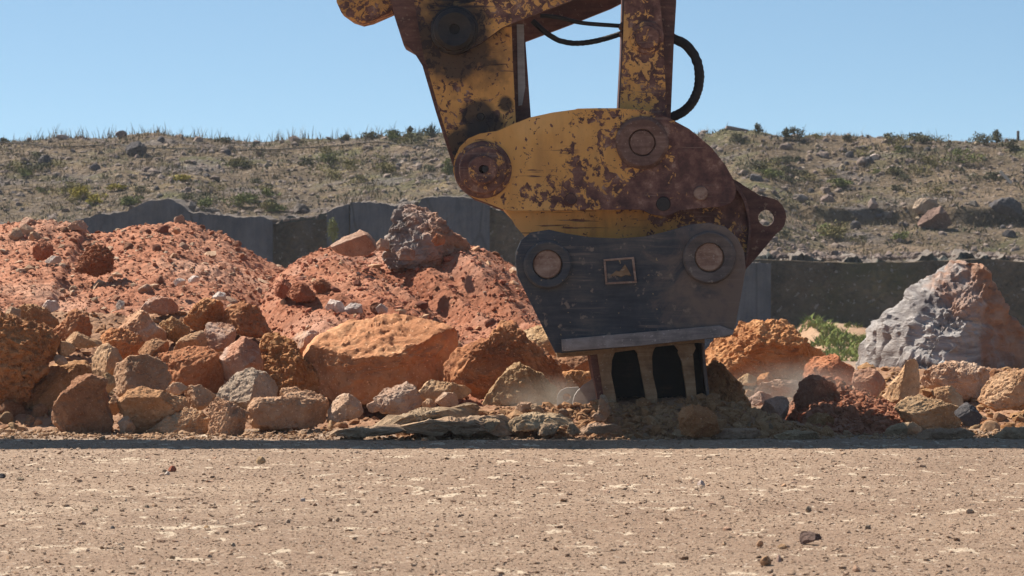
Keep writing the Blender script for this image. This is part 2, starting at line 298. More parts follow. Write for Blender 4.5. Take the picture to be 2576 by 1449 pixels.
# ------------------------------------------------------------------ setting: ground sheet
def grid_mesh(name, X, Y, Z):
    ny, nx = X.shape; idx = np.arange(nx*ny).reshape(ny, nx)
    q = np.stack([idx[:-1, :-1], idx[:-1, 1:], idx[1:, 1:], idx[1:, :-1]], -1).reshape(-1, 4)
    return np_mesh(name, np.stack([X.ravel(), Y.ravel(), Z.ravel()], 1), q)
def ss(a, b, x): t = np.clip((x-a)/(b-a), 0, 1); return t*t*(3-2*t)
def ground_z(X, Y):
    p = np.stack([X.ravel(), Y.ravel(), np.zeros(X.size)], 1); z = .010*fbm(p*1.4, 3, 3)
    n = (Y.ravel() > 9) & (Y.ravel() < 30) & (np.abs(X.ravel()) < 4)
    zz = np.zeros(X.size)
    zz[n] = .006*fbm(p[n]*9, 3, 8)+.006*np.maximum(0, fbm(p[n]*26, 3, 12)-.05)
    z = z+zz; far = Y.ravel()
    z = z-1.08*ss(27, 62, far)+.10*ss(50, 60, far)*fbm(p*.35, 3, 5)
    return z.reshape(X.shape)
xs = np.concatenate([-np.geomspace(120, 3.0, 34), np.arange(-2.95, 2.96, .0135), np.geomspace(3.0, 120, 34)])
ys = np.concatenate([np.linspace(-60, 10, 18), np.arange(11.2, 22.6, .0145), np.geomspace(22.7, 90, 110), np.geomspace(95, 600, 14)])
GX, GY = np.meshgrid(xs, ys)
tag(link('ground', grid_mesh('ground', GX, GY, ground_z(GX, GY)), M['ground']), kind='structure')

# ------------------------------------------------------------------ hillside beyond the quarry
crest = [(-400, 352), (0, 356), (120, 350), (160, 347), (260, 352), (330, 340), (400, 334), (450, 342), (560, 352), (640, 358), (730, 350), (840, 352), (930, 345), (1010, 345), (1100, 338), (1200, 330), (1500, 330), (1700, 335), (1790, 338), (1830, 326), (1890, 328), (1960, 345), (2050, 352), (2150, 353), (2300, 352), (2450, 352), (2576, 353), (3000, 350)]
edge = [(-400, 560), (0, 562), (200, 556), (330, 532), (400, 512), (470, 520), (560, 545), (700, 552), (830, 540), (960, 518), (1130, 500), (1250, 520), (1330, 560), (1700, 640), (1900, 642), (2150, 648), (2450, 640), (2576, 648), (3000, 640)]
def interp(tab, x): return np.interp(x, [a for a, b in tab], [b for a, b in tab])
DE, DC = 90.0, 104.0
hx = np.concatenate([np.linspace(-90, -15, 30), np.arange(-14.8, 14.81, .05), np.linspace(15, 90, 30)]); hy = np.concatenate([[DE-1.55], np.arange(DE-1.5, DC+3, .055), np.linspace(DC+3.2, DC+30, 20)])
def hill_z(X, Y):
    shp = X.shape; X = X.ravel(); Y = Y.ravel(); px = CX+X/DC*F
    zc = HC-(interp(crest, px)-YH)/F*DC; ze = HC-(interp(edge, CX+X/DE*F)-YH)/F*DE-.10
    t = np.clip((Y-DE)/(DC-DE), 0, 1); right = ss(1850, 2000, px)
    prof = (1-right)*(t**.85)+right*(.24*ss(0, .36, t)+.15*ss(.385, .41, t+.02*np.sin(X*2.1))+.61*ss(.36, 1.02, t)**.9)
    p = np.stack([X, Y, 0*X], 1)
    z = ze+(zc-ze)*prof; damp = np.clip((Y-DE)/2, .25, 1)
    z += damp*(.16*fbm(p*.35, 4, 21)+.10*fbm(p*1.3, 3, 25)*(1-.6*ss(.9, 1, t))+.05*np.maximum(0, fbm(p*3.5, 3, 31)))
    z -= np.clip(Y-DC-.5, 0, 40)*.09
    z = np.where(Y < DE-1.52, -1.9, z)
    return z.reshape(shp)
HX, HY = np.meshgrid(hx, hy)
tag(link('hillside', grid_mesh('hillside', HX, HY, hill_z(HX, HY)), M['hill']), kind='structure')
def hz(x, y): return float(hill_z(np.array([[x]]), np.array([[y]]))[0, 0])
def on_hill(px, py):
    """first point of the hillside met by the ray through a pixel"""
    D = np.arange(DE, DC+2, .04); X = (px-CX)/F*D; Z = HC-(py-YH)/F*D; g = hill_z(X[None], D[None])[0]; k = np.argmax(g >= Z)
    if g[k] < Z[k]: k = int(np.argmin(np.abs(D-DC)))
    return X[k], D[k], g[k]

# ------------------------------------------------------------------ quarry faces
def cliff(name, label, top, D, mat, amp, x0, x1, seed, zb=-1.5, back=3.0, lean=.0, step=.04):
    xw = np.arange((x0-CX)/F*D, (x1-CX)/F*D, step); px = CX+xw/D*F
    p1 = np.stack([xw, 0*xw, 0*xw], 1); zt = HC-(interp(top, px)-YH)/F*D+(.06+.9*amp)*fbm(p1*1.5, 5, seed, .6)+.02*fbm(p1*9, 3, seed+2)
    rows = []
    for v in np.linspace(0, 1, 46): rows.append((xw, np.full_like(xw, D)+lean*v, zb+(zt-zb)*v, 1.0))
    for v in np.linspace(.03, 1, 30): rows.append((xw, np.full_like(xw, D)+lean+back*v, zt+(.06 if back < 2 else .02)*v, -1.0))
    X = np.array([r[0] for r in rows]); Y = np.array([r[1] for r in rows]); Z = np.array([r[2] for r in rows])
    p = np.stack([X.ravel(), Y.ravel(), Z.ravel()], 1); n = fbm(p*np.array([1.6, 1.6, .8]), 5, seed+3, .6, True)+.8*np.floor(2.5*fbm(p*np.array([.9, .9, .5])+7, 2, seed+9))/2.5+.35*fbm(p*np.array([5, 5, 1.2]), 4, seed+4, .6)
    face = np.array([r[3] for r in rows])[:, None]*np.ones_like(X)
    Y = Y-amp*n.reshape(X.shape)*(face > 0); Z = Z+np.where(face < 0, .05*fbm(p*2.2, 4, seed+5).reshape(X.shape), 0)
    # closed ends
    Xl = np.concatenate([X[:, :1], X, X[:, -1:]], 1); Yl = np.concatenate([Y[:, :1]+back, Y, Y[:, -1:]+back], 1); Zl = np.concatenate([Z[:, :1], Z, Z[:, -1:]], 1)
    o = link(name, grid_mesh(name, Xl, Yl, Zl), mat); o.data.materials.append(M['ledge']); nq = Xl.shape[1]-1; mi = np.zeros(len(o.data.polygons), np.int32); mi[45*nq:] = 1; o.data.polygons.foreach_set('material_index', mi); o.data.set_sharp_from_angle(angle=R(40)); return tag(o, label, 'rock face')
cliff('quarry_face', 'smooth sawn blue grey rock face with a humped top, behind the long pink earth heap', [(190, 552), (240, 541), (330, 531), (355, 512), (375, 503), (425, 503), (462, 514), (478, 528), (520, 540), (600, 546), (650, 547), (690, 556)], 88.0, M['cut'], .05, 190, 688, 41)
cliff('quarry_face', 'rough dark rock face recessed between two smooth sawn grey faces', [(640, 575), (690, 565), (720, 548), (745, 540), (800, 545), (850, 530)], 88.6, M['rough'], .14, 640, 850, 43)
cliff('quarry_face', 'narrow smooth grey rock face with a dark vertical saw cut on its edge', [(820, 532), (850, 520), (880, 514)], 88.35, M['cut'], .03, 822, 878, 44)
cliff('quarry_face', 'wide smooth sawn grey rock face behind the tall grey and pink rock', [(880, 513), (960, 510), (1052, 519), (1060, 503), (1130, 492), (1180, 498), (1236, 515)], 88.2, M['cut'], .05, 881, 1236, 45)
cliff('quarry_face', 'dark rough rock face end beside the tilted black bracket', [(1230, 516), (1290, 535), (1330, 570), (1420, 600)], 88.7, M['rough'], .12, 1230, 1500, 46)
cliff('quarry_face', 'smooth sawn grey block standing right of the black bracket', [(1700, 672), (1870, 668), (1900, 662), (1944, 664)], 88.0, M['cut'], .04, 1700, 1944, 47)
cliff('quarry_face', 'long dark green stained rough rock face behind the tall grey and orange boulder', [(1850, 655), (1945, 650), (2050, 645), (2090, 654), (2150, 659), (2230, 664), (2330, 655), (2420, 645), (2470, 640), (2490, 652), (2600, 656), (2900, 650)], 89.2, M['rough'], .45, 1850, 4600, 48, back=1.2)
cliff('quarry_face', 'rough dark rock face running off behind the left end of the pink earth heap', [(-3000, 580), (0, 574), (190, 572)], 88.9, M['rough'], .3, -2600, 205, 49)

# ------------------------------------------------------------------ rocks
def poly_radius(pts, n=256):
    pts = np.array(pts); c = (pts.min(0)+pts.max(0))/2; a = np.linspace(-math.pi, math.pi, n, endpoint=False); d = np.stack([np.cos(a), np.sin(a)], 1); r = np.full(n, 1e-6)
    q = pts-c
    for i in range(len(q)):
        s, e = q[i], q[(i+1) % len(q)]; ed = e-s; den = d[:, 0]*ed[1]-d[:, 1]*ed[0]; den = np.where(np.abs(den) < 1e-9, 1e-9, den)
        t = (s[0]*ed[1]-s[1]*ed[0])/den; u = (s[0]*d[:, 1]-s[1]*d[:, 0])/den; ok = (t > 0) & (u >= -1e-6) & (u <= 1+1e-6); r = np.where(ok, np.maximum(r, t), r)
    bad = r < 1e-5
    if bad.any(): r[bad] = np.interp(a[bad], a[~bad], r[~bad])
    return c, a, r
def rock(name, label, cat, crop, pts, D, mat, seed, rough=1., sub=5, planes=(), depth=None, group=None, nr=6, tilt=0.):
    """boulder whose side outline follows pts (pixels at distance D), with its own depth, broken facets and rough skin"""
    W = np.array([P(x, y, D)[[0, 2]] for x, y in cr(crop, pts)]); c, ang, rad = poly_radius(W)
    wd, hg = W.max(0)-W.min(0); size = (wd+hg)/2; dep = depth*size if depth else .46*min(size, 1.3*min(wd, hg)); rng = np.random.RandomState(seed)
    V, T = ico(sub); al = np.arcsin(np.clip(V[:, 1], -1, 1)); th = np.arctan2(V[:, 2], V[:, 0]); r = np.interp(th, np.append(ang, math.pi), np.append(rad, rad[0]))
    q = np.abs(np.cos(al))**.62; y = np.sign(al)*np.abs(np.sin(al))**.8
    p = np.stack([q*r*np.cos(th), y*dep, q*r*np.sin(th)], 1)
    p *= 1.045
    if tilt: p[:, 1] += tilt*p[:, 2]
    pl = [(np.array(n, float), d) for n, d in planes]
    for k in range(nr):
        n = np.array([rng.uniform(-.9, .9), -rng.uniform(.3, .95), rng.uniform(-.4, .9)]); pl.append((n, rng.uniform(.5, .8)))
    off = rng.uniform(-50, 50, 3); u = p/size; N = vnormals(p, T)
    p = p+N*((.075*fbm(u*1.9+off, 3, seed, .5, True)-.03+.035*rough*fbm(u*4.3+off, 3, seed+3, .55))*size)[:, None]
    u = p/size; wv_ = .04*fbm(u*3+off+9, 4, seed+11, .6)*size
    for n, d in pl:
        n = n/np.linalg.norm(n); sp_ = p@n; lim = np.percentile(sp_, 99.5)*d+wv_*.8; p = p-np.outer(np.maximum(0, sp_-lim)*.95, n)
    N = vnormals(p, T); u = p/size; ds = .034*rough*fbm(u*9+off, 5, seed+5, .68)
    f1, f2 = worley(u*3.6+off, seed); ds += .07*rough*np.clip(f2-f1, 0, .07)-.004
    if rough > 1.1: ds += .05*(rough-.6)*fbm(u*np.array([6, 6, 9])+off, 4, seed+8, .62, True)-.012+.05*(rough-.8)*fbm(u*3+off, 3, seed+9)
    p = p+N*(ds*size)[:, None]
    o = link(name, np_mesh(name, p, T), mat, loc=(c[0], D, c[1])); o.data.set_sharp_from_angle(angle=R(30)); return tag(o, label, cat, group)
def B(label, crop, pts, D, m, seed, **k): return rock('boulder', label, 'boulder', crop, pts, D, M[m], seed, **k)
TOPCUT = [((0, -.62, .78), .62), ((.1, -1, -.1), .66)]
exec_rocks = True
# left heap of boulders, back rows first
B('brown rough boulder behind the white stone, upper left of the boulder heap', 'A', [(100, 600), (200, 590), (270, 630), (340, 690), (300, 730), (150, 710), (110, 660)], 23.9, 'brown', 20, rough=1.5)
rock('stone', 'white grey stone on the brown boulder at the left edge of the heap', 'rock', 'A', [(15, 640), (60, 600), (120, 615), (115, 670), (30, 675)], 23.7, M['pale'], 21)
rock('stone', 'small white and grey stone high on the heap, dark shadow on its right', 'rock', 'A', [(245, 600), (275, 560), (325, 565), (345, 600), (310, 625), (255, 635)], 23.95, M['white'], 22)
B('orange brown boulder with crumbling top behind the pale flat stone', 'A', [(300, 740), (370, 690), (400, 640), (440, 620), (500, 660), (525, 720), (500, 770), (420, 790), (310, 810)], 23.6, 'orange', 19, rough=1.5)
B('dark orange crumbly boulder right of the tan egg shaped boulder', 'A', [(585, 770), (640, 730), (730, 735), (790, 760), (830, 805), (800, 890), (720, 895), (640, 860)], 23.3, 'orange', 18, rough=1.7)
B('upright pink grey boulder with a smooth sunlit face at the heap\'s back', 'A', [(680, 720), (720, 650), (800, 612), (850, 640), (885, 690), (950, 740), (960, 800), (820, 800), (720, 760)], 23.7, 'pink', 17, planes=[((-.5, -.8, .3), .6)])
B('flat pink orange slab lying in the red earth above the boulders', 'A', [(810, 620), (850, 570), (910, 535), (990, 555), (1040, 600), (1030, 630), (930, 640)], 24.2, 'pink', 25)
B('rough orange boulder below the red earth, left of its taller twin', 'A', [(1070, 690), (1120, 610), (1190, 555), (1280, 580), (1300, 650), (1260, 720), (1150, 740)], 23.9, 'orange', 23, rough=1.5)
B('tall rough orange boulder sloping down to the right at the heap\'s back', 'A', [(1285, 680), (1320, 610), (1400, 575), (1480, 600), (1530, 680), (1580, 770), (1450, 770), (1350, 730)], 23.85, 'orange', 24, rough=1.3)
B('dark hollowed brown boulder behind the tan sloping block', 'A', [(930, 700), (1000, 660), (1090, 720), (1100, 770), (1010, 800), (950, 770)], 23.75, 'brown', 77, rough=1.4)
B('pink and white upright stone between two orange boulders', 'A', [(1175, 770), (1200, 690), (1260, 665), (1350, 690), (1370, 770), (1320, 840), (1220, 860), (1180, 830)], 23.4, 'pink', 14, planes=[((-.4, -.8, .5), .62)])
B('tan sloping block with a sunlit top left of the pink and white stone', 'A', [(1000, 860), (1040, 790), (1100, 755), (1175, 735), (1195, 800), (1190, 860), (1080, 880)], 23.3, 'tan', 13, planes=TOPCUT)
B('small orange block with a sunlit top left of the wide dark orange boulder', 'A', [(800, 860), (840, 800), (900, 785), (970, 800), (990, 840), (950, 890), (870, 900)], 23.0, 'brown', 12, planes=TOPCUT)
B('wide dark orange boulder with a flat shaded face behind the round pitted boulder', 'A', [(870, 890), (960, 870), (1080, 850), (1200, 820), (1260, 860), (1285, 960), (1270, 1080), (1190, 1110), (1050, 1090), (940, 1060), (880, 980)], 22.9, 'orange', 112, sub=6, planes=[((0, -1, -.05), .5), ((0, -.5, .86), .84)], nr=4)
B('pink brown angular boulder above the grey slanted slab', 'A', [(1265, 980), (1280, 820), (1310, 800), (1420, 775), (1500, 795), (1515, 900), (1520, 1000), (1400, 1060), (1290, 1050)], 22.85, 'pink', 15, planes=[((-.6, -.7, .3), .55), ((.7, -.7, .1), .6)])
B('rough orange boulder stepping down to the left end of the huge boulder', 'B', [(-20, 900), (0, 850), (60, 835), (150, 890), (220, 990), (290, 1070), (355, 1150), (330, 1230), (200, 1230), (90, 1180), (20, 1080)], 22.9, 'orange', 16, rough=1.6, sub=6)
B('small brown block with a pale edge at the huge boulder\'s upper left', 'B', [(150, 900), (205, 830), (320, 825), (310, 920), (230, 990), (180, 980)], 23.3, 'pink', 111, rough=.9)
# middle and front row
B('large pitted orange boulder cut by the left edge of the picture', 'A', [(-130, 720), (-40, 675), (120, 685), (250, 730), (300, 810), (250, 890), (250, 970), (160, 1030), (140, 1130), (60, 1180), (-60, 1210), (-140, 1100)], 22.6, 'orange', 1, rough=1.7, sub=6, planes=[((0, -.8, .6), .7)])
B('dark leaning brown slab under the large pitted boulder', 'A', [(25, 1265), (60, 1170), (150, 1080), (250, 970), (340, 925), (480, 920), (555, 1000), (540, 1080), (400, 1200), (230, 1300), (60, 1310)], 22.75, 'brown', 2, rough=.8, sub=6, nr=2, planes=[((.35, -.9, .1), .5)])
rock('stone', 'pale long flat stone balanced on the rubble by the pitted boulder', 'rock', 'A', [(365, 780), (400, 750), (450, 748), (520, 780), (595, 800), (570, 825), (460, 835), (390, 810)], 22.7, M['tan'], 10)
rock('stone', 'pale blocky stone just under the long flat stone', 'rock', 'A', [(312, 840), (350, 798), (400, 805), (435, 830), (430, 860), (380, 885), (330, 870)], 22.65, M['tan'], 11)
rock('stone', 'small pale stone in the gap below the blocky stone', 'rock', 'A', [(312, 890), (330, 872), (380, 890), (390, 925), (350, 935), (320, 920)], 22.6, M['pale'], 113)
B('tan egg shaped boulder leaning left of the round pitted boulder', 'A', [(520, 890), (560, 835), (620, 812), (680, 845), (705, 900), (660, 980), (600, 1010), (550, 1010), (525, 960)], 22.55, 'tan', 9, rough=.7)
B('round pale pitted boulder in the middle of the left heap', 'A', [(643, 990), (670, 930), (740, 895), (820, 882), (900, 900), (960, 945), (978, 1020), (960, 1070), (880, 1110), (780, 1120), (700, 1115), (655, 1060)], 22.3, 'tan', 8, rough=.9, sub=6, nr=4)
B('tall brown boulder with a smooth dark face in the front row', 'A', [(315, 1190), (335, 1120), (410, 1060), (460, 1010), (520, 998), (575, 1010), (620, 1030), (595, 1075), (615, 1160), (645, 1260), (635, 1335), (500, 1352), (400, 1342), (322, 1275)], 21.75, 'brown', 3, sub=6, planes=[((.08, -1, 0), .5), ((-.45, -.45, .75), .86)], nr=1, rough=.9)
B('wide yellow brown boulder tapering right in the front row', 'A', [(692, 1145), (750, 1095), (830, 1078), (910, 1088), (1060, 1120), (1080, 1180), (1000, 1220), (900, 1290), (800, 1335), (740, 1280)], 21.8, 'brown', 4, sub=6, planes=[((0, -.95, -.3), .5), ((0, -.5, .86), .86)], nr=1, rough=.8)
B('flat rough flake lying low between the wide boulder and the angular one', 'A', [(835, 1345), (900, 1305), (970, 1250), (1010, 1220), (1080, 1185), (1150, 1215), (1215, 1255), (1220, 1320), (1110, 1345), (1040, 1358), (930, 1360)], 21.7, 'tan', 5, rough=1.4, sub=6, planes=[((0, -.75, .66), .42)])
B('pale angular boulder standing on its point at the front', 'A', [(1212, 1200), (1222, 1145), (1245, 1128), (1330, 1155), (1450, 1200), (1415, 1260), (1395, 1340), (1300, 1372), (1235, 1380), (1215, 1300)], 21.55, 'tan', 6, rough=1.3, sub=6, planes=[((-.5, -.75, .4), .5), ((.75, -.6, -.15), .45)], nr=3)
B('grey slanted slab like boulder leaning over the pale angular one', 'A', [(1258, 1110), (1300, 1050), (1360, 990), (1440, 962), (1530, 982), (1600, 1060), (1605, 1130), (1560, 1180), (1480, 1205), (1390, 1165), (1290, 1135)], 22.0, 'grey', 7, rough=.9, sub=6, planes=[((-.35, -.75, .6), .5)], nr=3)
B('tan chipped boulder wedged left of the grey slanted slab', 'A', [(1060, 1100), (1095, 1060), (1160, 1055), (1255, 1110), (1210, 1160), (1150, 1205), (1090, 1150)], 22.0, 'tan', 33)
rock('stone', 'small pale stone on top of the wide yellow brown boulder', 'rock', 'A', [(958, 1080), (1000, 1040), (1050, 1036), (1085, 1065), (1040, 1105), (980, 1100)], 21.95, M['pale'], 34)
rock('stone', 'pale chipped stone between the two brown front boulders', 'rock', 'A', [(682, 1260), (700, 1230), (735, 1228), (785, 1295), (775, 1330), (700, 1325)], 21.65, M['pale'], 31)
rock('stone', 'tan wedge stone above the pale chipped stone', 'rock', 'A', [(628, 1160), (660, 1110), (695, 1150), (705, 1190), (665, 1225), (635, 1210)], 21.95, M['tan'], 32)
rock('stone', 'tan stone tucked behind the tall brown front boulder', 'rock', 'A', [(585, 1000), (620, 978), (660, 1000), (665, 1060), (630, 1090), (595, 1060)], 22.1, M['tan'], 35)
B('broad pinkish tan boulder right of the pale angular one', 'B', [(-80, 1280), (-40, 1225), (40, 1215), (120, 1212), (200, 1168), (300, 1158), (375, 1205), (385, 1290), (370, 1350), (280, 1378), (100, 1388), (-50, 1378)], 21.8, 'tan', 36, sub=6, planes=[((.2, -.95, .05), .5), ((0, -.5, .86), .84)], nr=3)
rock('stone', 'tan stone behind the broad pinkish boulder, left of its peak', 'rock', 'B', [(90, 1190), (120, 1155), (200, 1148), (240, 1180), (200, 1215), (120, 1215)], 22.2, M['tan'], 37)
B('huge orange boulder with a wide sunlit top and dark front', 'B', [(262, 990), (300, 900), (330, 860), (400, 815), (560, 760), (720, 745), (900, 765), (1040, 790), (1115, 835), (1120, 950), (1095, 1090), (1060, 1180), (850, 1235), (700, 1250), (450, 1240), (350, 1150), (285, 1060)], 23.0, 'amber', 38, sub=6, depth=.62, planes=[((-.05, -.52, .85), .44), ((.05, -1, -.12), .55), ((.55, -.8, .1), .62), ((-.5, -.85, 0), .7)], nr=0, rough=.75)
B('peaked orange boulder with a rounded knob on top beside the bucket arm', 'B', [(1075, 1060), (1085, 1010), (1120, 960), (1220, 905), (1320, 875), (1345, 815), (1395, 778), (1460, 795), (1510, 850), (1620, 920), (1690, 990), (1735, 1080), (1730, 1190), (1500, 1200), (1300, 1190), (1110, 1160)], 22.7, 'orange', 39, sub=6, rough=1.1, planes=[((.3, -.9, -.05), .55), ((-.5, -.6, .6), .8)], nr=3)
B('pale orange boulder partly hidden by the lower left of the black bracket', 'B', [(1495, 850), (1550, 795), (1640, 780), (1760, 820), (1790, 900), (1700, 960), (1560, 930)], 23.6, 'tan', 40, planes=TOPCUT)
B('orange boulder seen under the bracket left of the ribbed frame', 'C', [(340, 900), (420, 860), (560, 850), (600, 960), (560, 1000), (420, 1010), (350, 980)], 23.3, 'brown', 140, rough=.8)
B('low orange sunlit rock behind the curved steel plates', 'C', [(345, 1080), (380, 980), (450, 965), (560, 980), (600, 1040), (560, 1100), (430, 1110)], 22.9, 'orange', 141, planes=TOPCUT)
B('dusty pointed triangular boulder in front of the peaked orange one', 'B', [(1285, 1240), (1345, 1135), (1420, 1060), (1490, 1008), (1560, 1050), (1640, 1100), (1700, 1150), (1715, 1240), (1500, 1260)], 22.1, 'tan', 42, sub=6, planes=[((-.25, -.9, .3), .5), ((.65, -.5, .5), .62)], nr=0)
B('pale rough boulder at the foot of the huge boulder', 'B', [(648, 1210), (690, 1155), (770, 1145), (830, 1128), (885, 1150), (925, 1240), (870, 1290), (770, 1300), (690, 1290)], 21.9, 'pale', 43, rough=1.2, planes=TOPCUT)
B('long pale slab sloping right beneath the peaked boulder', 'B', [(888, 1190), (935, 1140), (985, 1103), (1060, 1120), (1130, 1135), (1235, 1152), (1190, 1195), (1080, 1210), (990, 1240), (920, 1240)], 22.05, 'tan', 44, planes=TOPCUT)
rock('stone', 'rounded pale stone at the right end of the long pale slab', 'rock', 'B', [(1005, 1225), (1055, 1180), (1130, 1183), (1150, 1235), (1110, 1258), (1040, 1262)], 21.8, M['pale'], 45)
rock('stone', 'small tan stone between the rough boulder and the rounded pale stone', 'rock', 'B', [(925, 1245), (965, 1210), (1015, 1250), (990, 1280), (940, 1280)], 21.75, M['tan'], 46)
B('blocky pale boulder left of the pale rough one', 'B', [(382, 1290), (400, 1230), (425, 1208), (480, 1192), (590, 1208), (600, 1275), (560, 1320), (450, 1345), (395, 1330)], 21.8, 'pale', 47, planes=TOPCUT)
rock('stone', 'small pale stone between the blocky and rough pale boulders', 'rock', 'B', [(600, 1255), (650, 1228), (695, 1258), (665, 1290), (610, 1292)], 21.8, M['pale'], 48)
# on the mounds
B('pale orange boulder with a pointed top resting on the middle mound', 'B', [(405, 330), (440, 300), (500, 268), (565, 238), (610, 262), (645, 295), (660, 340), (610, 378), (500, 385), (440, 365)], 25.6, 'pale', 49, planes=[((0, -.9, -.3), .5), ((-.3, -.5, .8), .7)], nr=1, rough=.6)
B('tall grey and pink jagged rock crowning the middle mound', 'B', [(718, 340), (735, 250), (750, 200), (755, 145), (795, 85), (870, 83), (905, 125), (950, 118), (1010, 145), (1055, 190), (1085, 235), (1190, 320), (1180, 440), (900, 460), (740, 450)], 25.95, 'greypink', 50, sub=6, rough=1.25, planes=[((-.5, -.85, .1), .45), ((.6, -.6, .5), .5)])
rock('stone', 'pale stone at the left foot of the tall jagged rock', 'rock', 'B', [(648, 330), (690, 288), (735, 300), (735, 355), (660, 355)], 25.9, M['pale'], 51)
rock('stone', 'orange stone at the right foot of the tall jagged rock', 'rock', 'B', [(985, 300), (1015, 258), (1062, 275), (1060, 315), (1005, 328)], 25.7, M['orange'], 52)
rock('stone', 'grey stone half buried below the tall jagged rock', 'rock', 'B', [(775, 370), (835, 333), (895, 365), (880, 408), (800, 405)], 25.6, M['greypink'], 53)
rock('stone', 'white stone with a pink edge in the red earth, leftmost of the white row', 'rock', 'B', [(365, 690), (395, 640), (460, 655), (490, 700), (450, 720), (390, 715)], 24.6, M['white'], 54)
rock('stone', 'broad white stone second in the white row in the red earth', 'rock', 'B', [(475, 690), (520, 658), (575, 670), (580, 715), (500, 722)], 24.55, M['white'], 55)
rock('stone', 'grey white stone at the right end of the white row', 'rock', 'B', [(660, 690), (690, 665), (735, 690), (725, 715), (675, 715)], 24.5, M['white'], 56)
rock('clod', 'leftmost of three red earth lumps where the two mounds meet', 'earth lump', 'B', [(72, 605), (95, 550), (130, 508), (170, 545), (175, 610), (120, 630)], 25.0, M['red'], 57, rough=1.5)
rock('clod', 'middle of three red earth lumps where the two mounds meet', 'earth lump', 'B', [(140, 610), (200, 538), (260, 560), (305, 610), (300, 645), (210, 650)], 24.9, M['red'], 58, rough=1.5)
rock('clod', 'deep red crumbling lump right of the three where the mounds meet', 'earth lump', 'B', [(290, 565), (340, 520), (395, 555), (405, 590), (340, 605)], 25.0, M['red'], 59, rough=1.6)
rock('clod', 'dark red block of earth on the upper left of the pink heap', 'earth lump', 'A', [(190, 260), (235, 208), (295, 235), (305, 290), (250, 325), (200, 310)], 25.8, M['red'], 26, rough=1.2)
rock('clod', 'large lumpy clod of red earth and gravel on the pink heap', 'earth lump', 'A', [(445, 375), (490, 270), (530, 248), (600, 260), (645, 315), (635, 375), (545, 410)], 25.5, M['red'], 27, rough=2., sub=6)
rock('stone', 'flat white stone just right of the dark red block of earth', 'rock', 'A', [(255, 335), (295, 305), (355, 308), (358, 338), (290, 350)], 25.5, M['white'], 28)
rock('stone', 'domed white stone on the skyline of the pink heap', 'rock', 'A', [(108, 125), (130, 90), (155, 78), (195, 95), (205, 130), (160, 150)], 26.9, M['pale'], 29)
rock('stone', 'pale stone below the domed white stone', 'rock', 'A', [(50, 195), (80, 150), (125, 145), (130, 185), (90, 215)], 26.6, M['pale'], 30)
rock('stone', 'pale stone with a flat top, right of the domed white stone', 'rock', 'A', [(165, 210), (180, 165), (225, 165), (240, 195), (210, 220)], 26.5, M['pale'], 61)
rock('stone', 'long pale stone on the skyline above the heap\'s left shoulder', 'rock', 'A', [(385, 130), (430, 100), (480, 95), (515, 135), (480, 155), (420, 150)], 26.8, M['pale'], 62)
rock('stone', 'pink round stone on the skyline of the pink heap\'s hump', 'rock', 'A', [(995, 160), (1010, 138), (1040, 138), (1045, 165), (1020, 178)], 26.6, M['pink'], 63)
rock('stone', 'white stone with red dust on the heap below the hump', 'rock', 'A', [(1000, 450), (1040, 430), (1075, 445), (1065, 475), (1015, 475)], 25.2, M['white'], 64)
rock('stone', 'rounded white stone on the heap right of the dusty white one', 'rock', 'A', [(1085, 440), (1115, 415), (1150, 425), (1145, 452), (1095, 458)], 25.2, M['white'], 65)
rock('stone', 'domed white stone low on the red slope above the tall rough boulder', 'rock', 'A', [(1225, 545), (1260, 510), (1305, 520), (1305, 555), (1240, 565)], 24.3, M['white'], 66)
rock('stone', 'small white stone half buried above the upright pink grey boulder', 'rock', 'A', [(668, 590), (690, 560), (720, 562), (718, 610), (680, 615)], 24.3, M['white'], 67)
# right of the machine
B('very large grey and orange pointed boulder at the right', 'D', [(1165, 830), (1200, 700), (1290, 570), (1345, 480), (1480, 390), (1495, 325), (1600, 250), (1700, 180), (1800, 105), (1900, 125), (1965, 150), (2015, 205), (2080, 300), (2140, 400), (2200, 510), (2310, 590), (2420, 760), (2420, 950), (1800, 980), (1550, 960), (1300, 950)], 25.5, 'big', 70, sub=6, depth=.6, rough=1.0, planes=[((-.75, -.6, .25), .72), ((.2, -.7, .68), .72), ((.62, -.75, .12), .36), ((-.5, -.52, .70), .60), ((-.1, -.80, .6), .66)], nr=0)
B('broad orange boulder with a sunlit rough top right of the bracket', 'D', [(40, 760), (120, 650), (240, 590), (300, 520), (420, 543), (600, 538), (680, 590), (740, 680), (860, 698), (925, 745), (900, 900), (700, 960), (450, 960), (200, 900), (90, 830)], 24.0, 'orange', 71, sub=6, rough=1.2, planes=[((0, -.66, .75), .60), ((.1, -1, -.1), .6)], nr=3)
B('orange block with two pale corners in front of the broad orange boulder', 'D', [(740, 920), (750, 840), (820, 755), (890, 765), (960, 752), (1000, 800), (1080, 845), (1090, 950), (950, 970)], 23.2, 'orange', 72, planes=TOPCUT)
B('low pink rock left of the leaning slab', 'D', [(1085, 960), (1095, 875), (1200, 838), (1290, 900), (1335, 1010), (1250, 1040), (1130, 1020)], 23.0, 'pink', 73, planes=TOPCUT)
B('leaning orange slab with a sharp pointed top', 'D', [(1295, 1045), (1340, 990), (1400, 905), (1470, 808), (1545, 793), (1568, 900), (1562, 1040), (1480, 1100), (1350, 1085)], 22.5, 'tan', 74, planes=[((.75, -.65, 0), .25), ((-.65, -.7, .3), .45)], nr=0, rough=.8)
B('long pale orange boulder below the very large pointed one', 'D', [(1555, 940), (1600, 870), (1680, 835), (1760, 808), (1900, 808), (2030, 855), (2150, 900), (2130, 980), (2040, 1060), (1850, 1050), (1690, 1010)], 23.4, 'pale', 75, sub=6, planes=TOPCUT, rough=1.2)
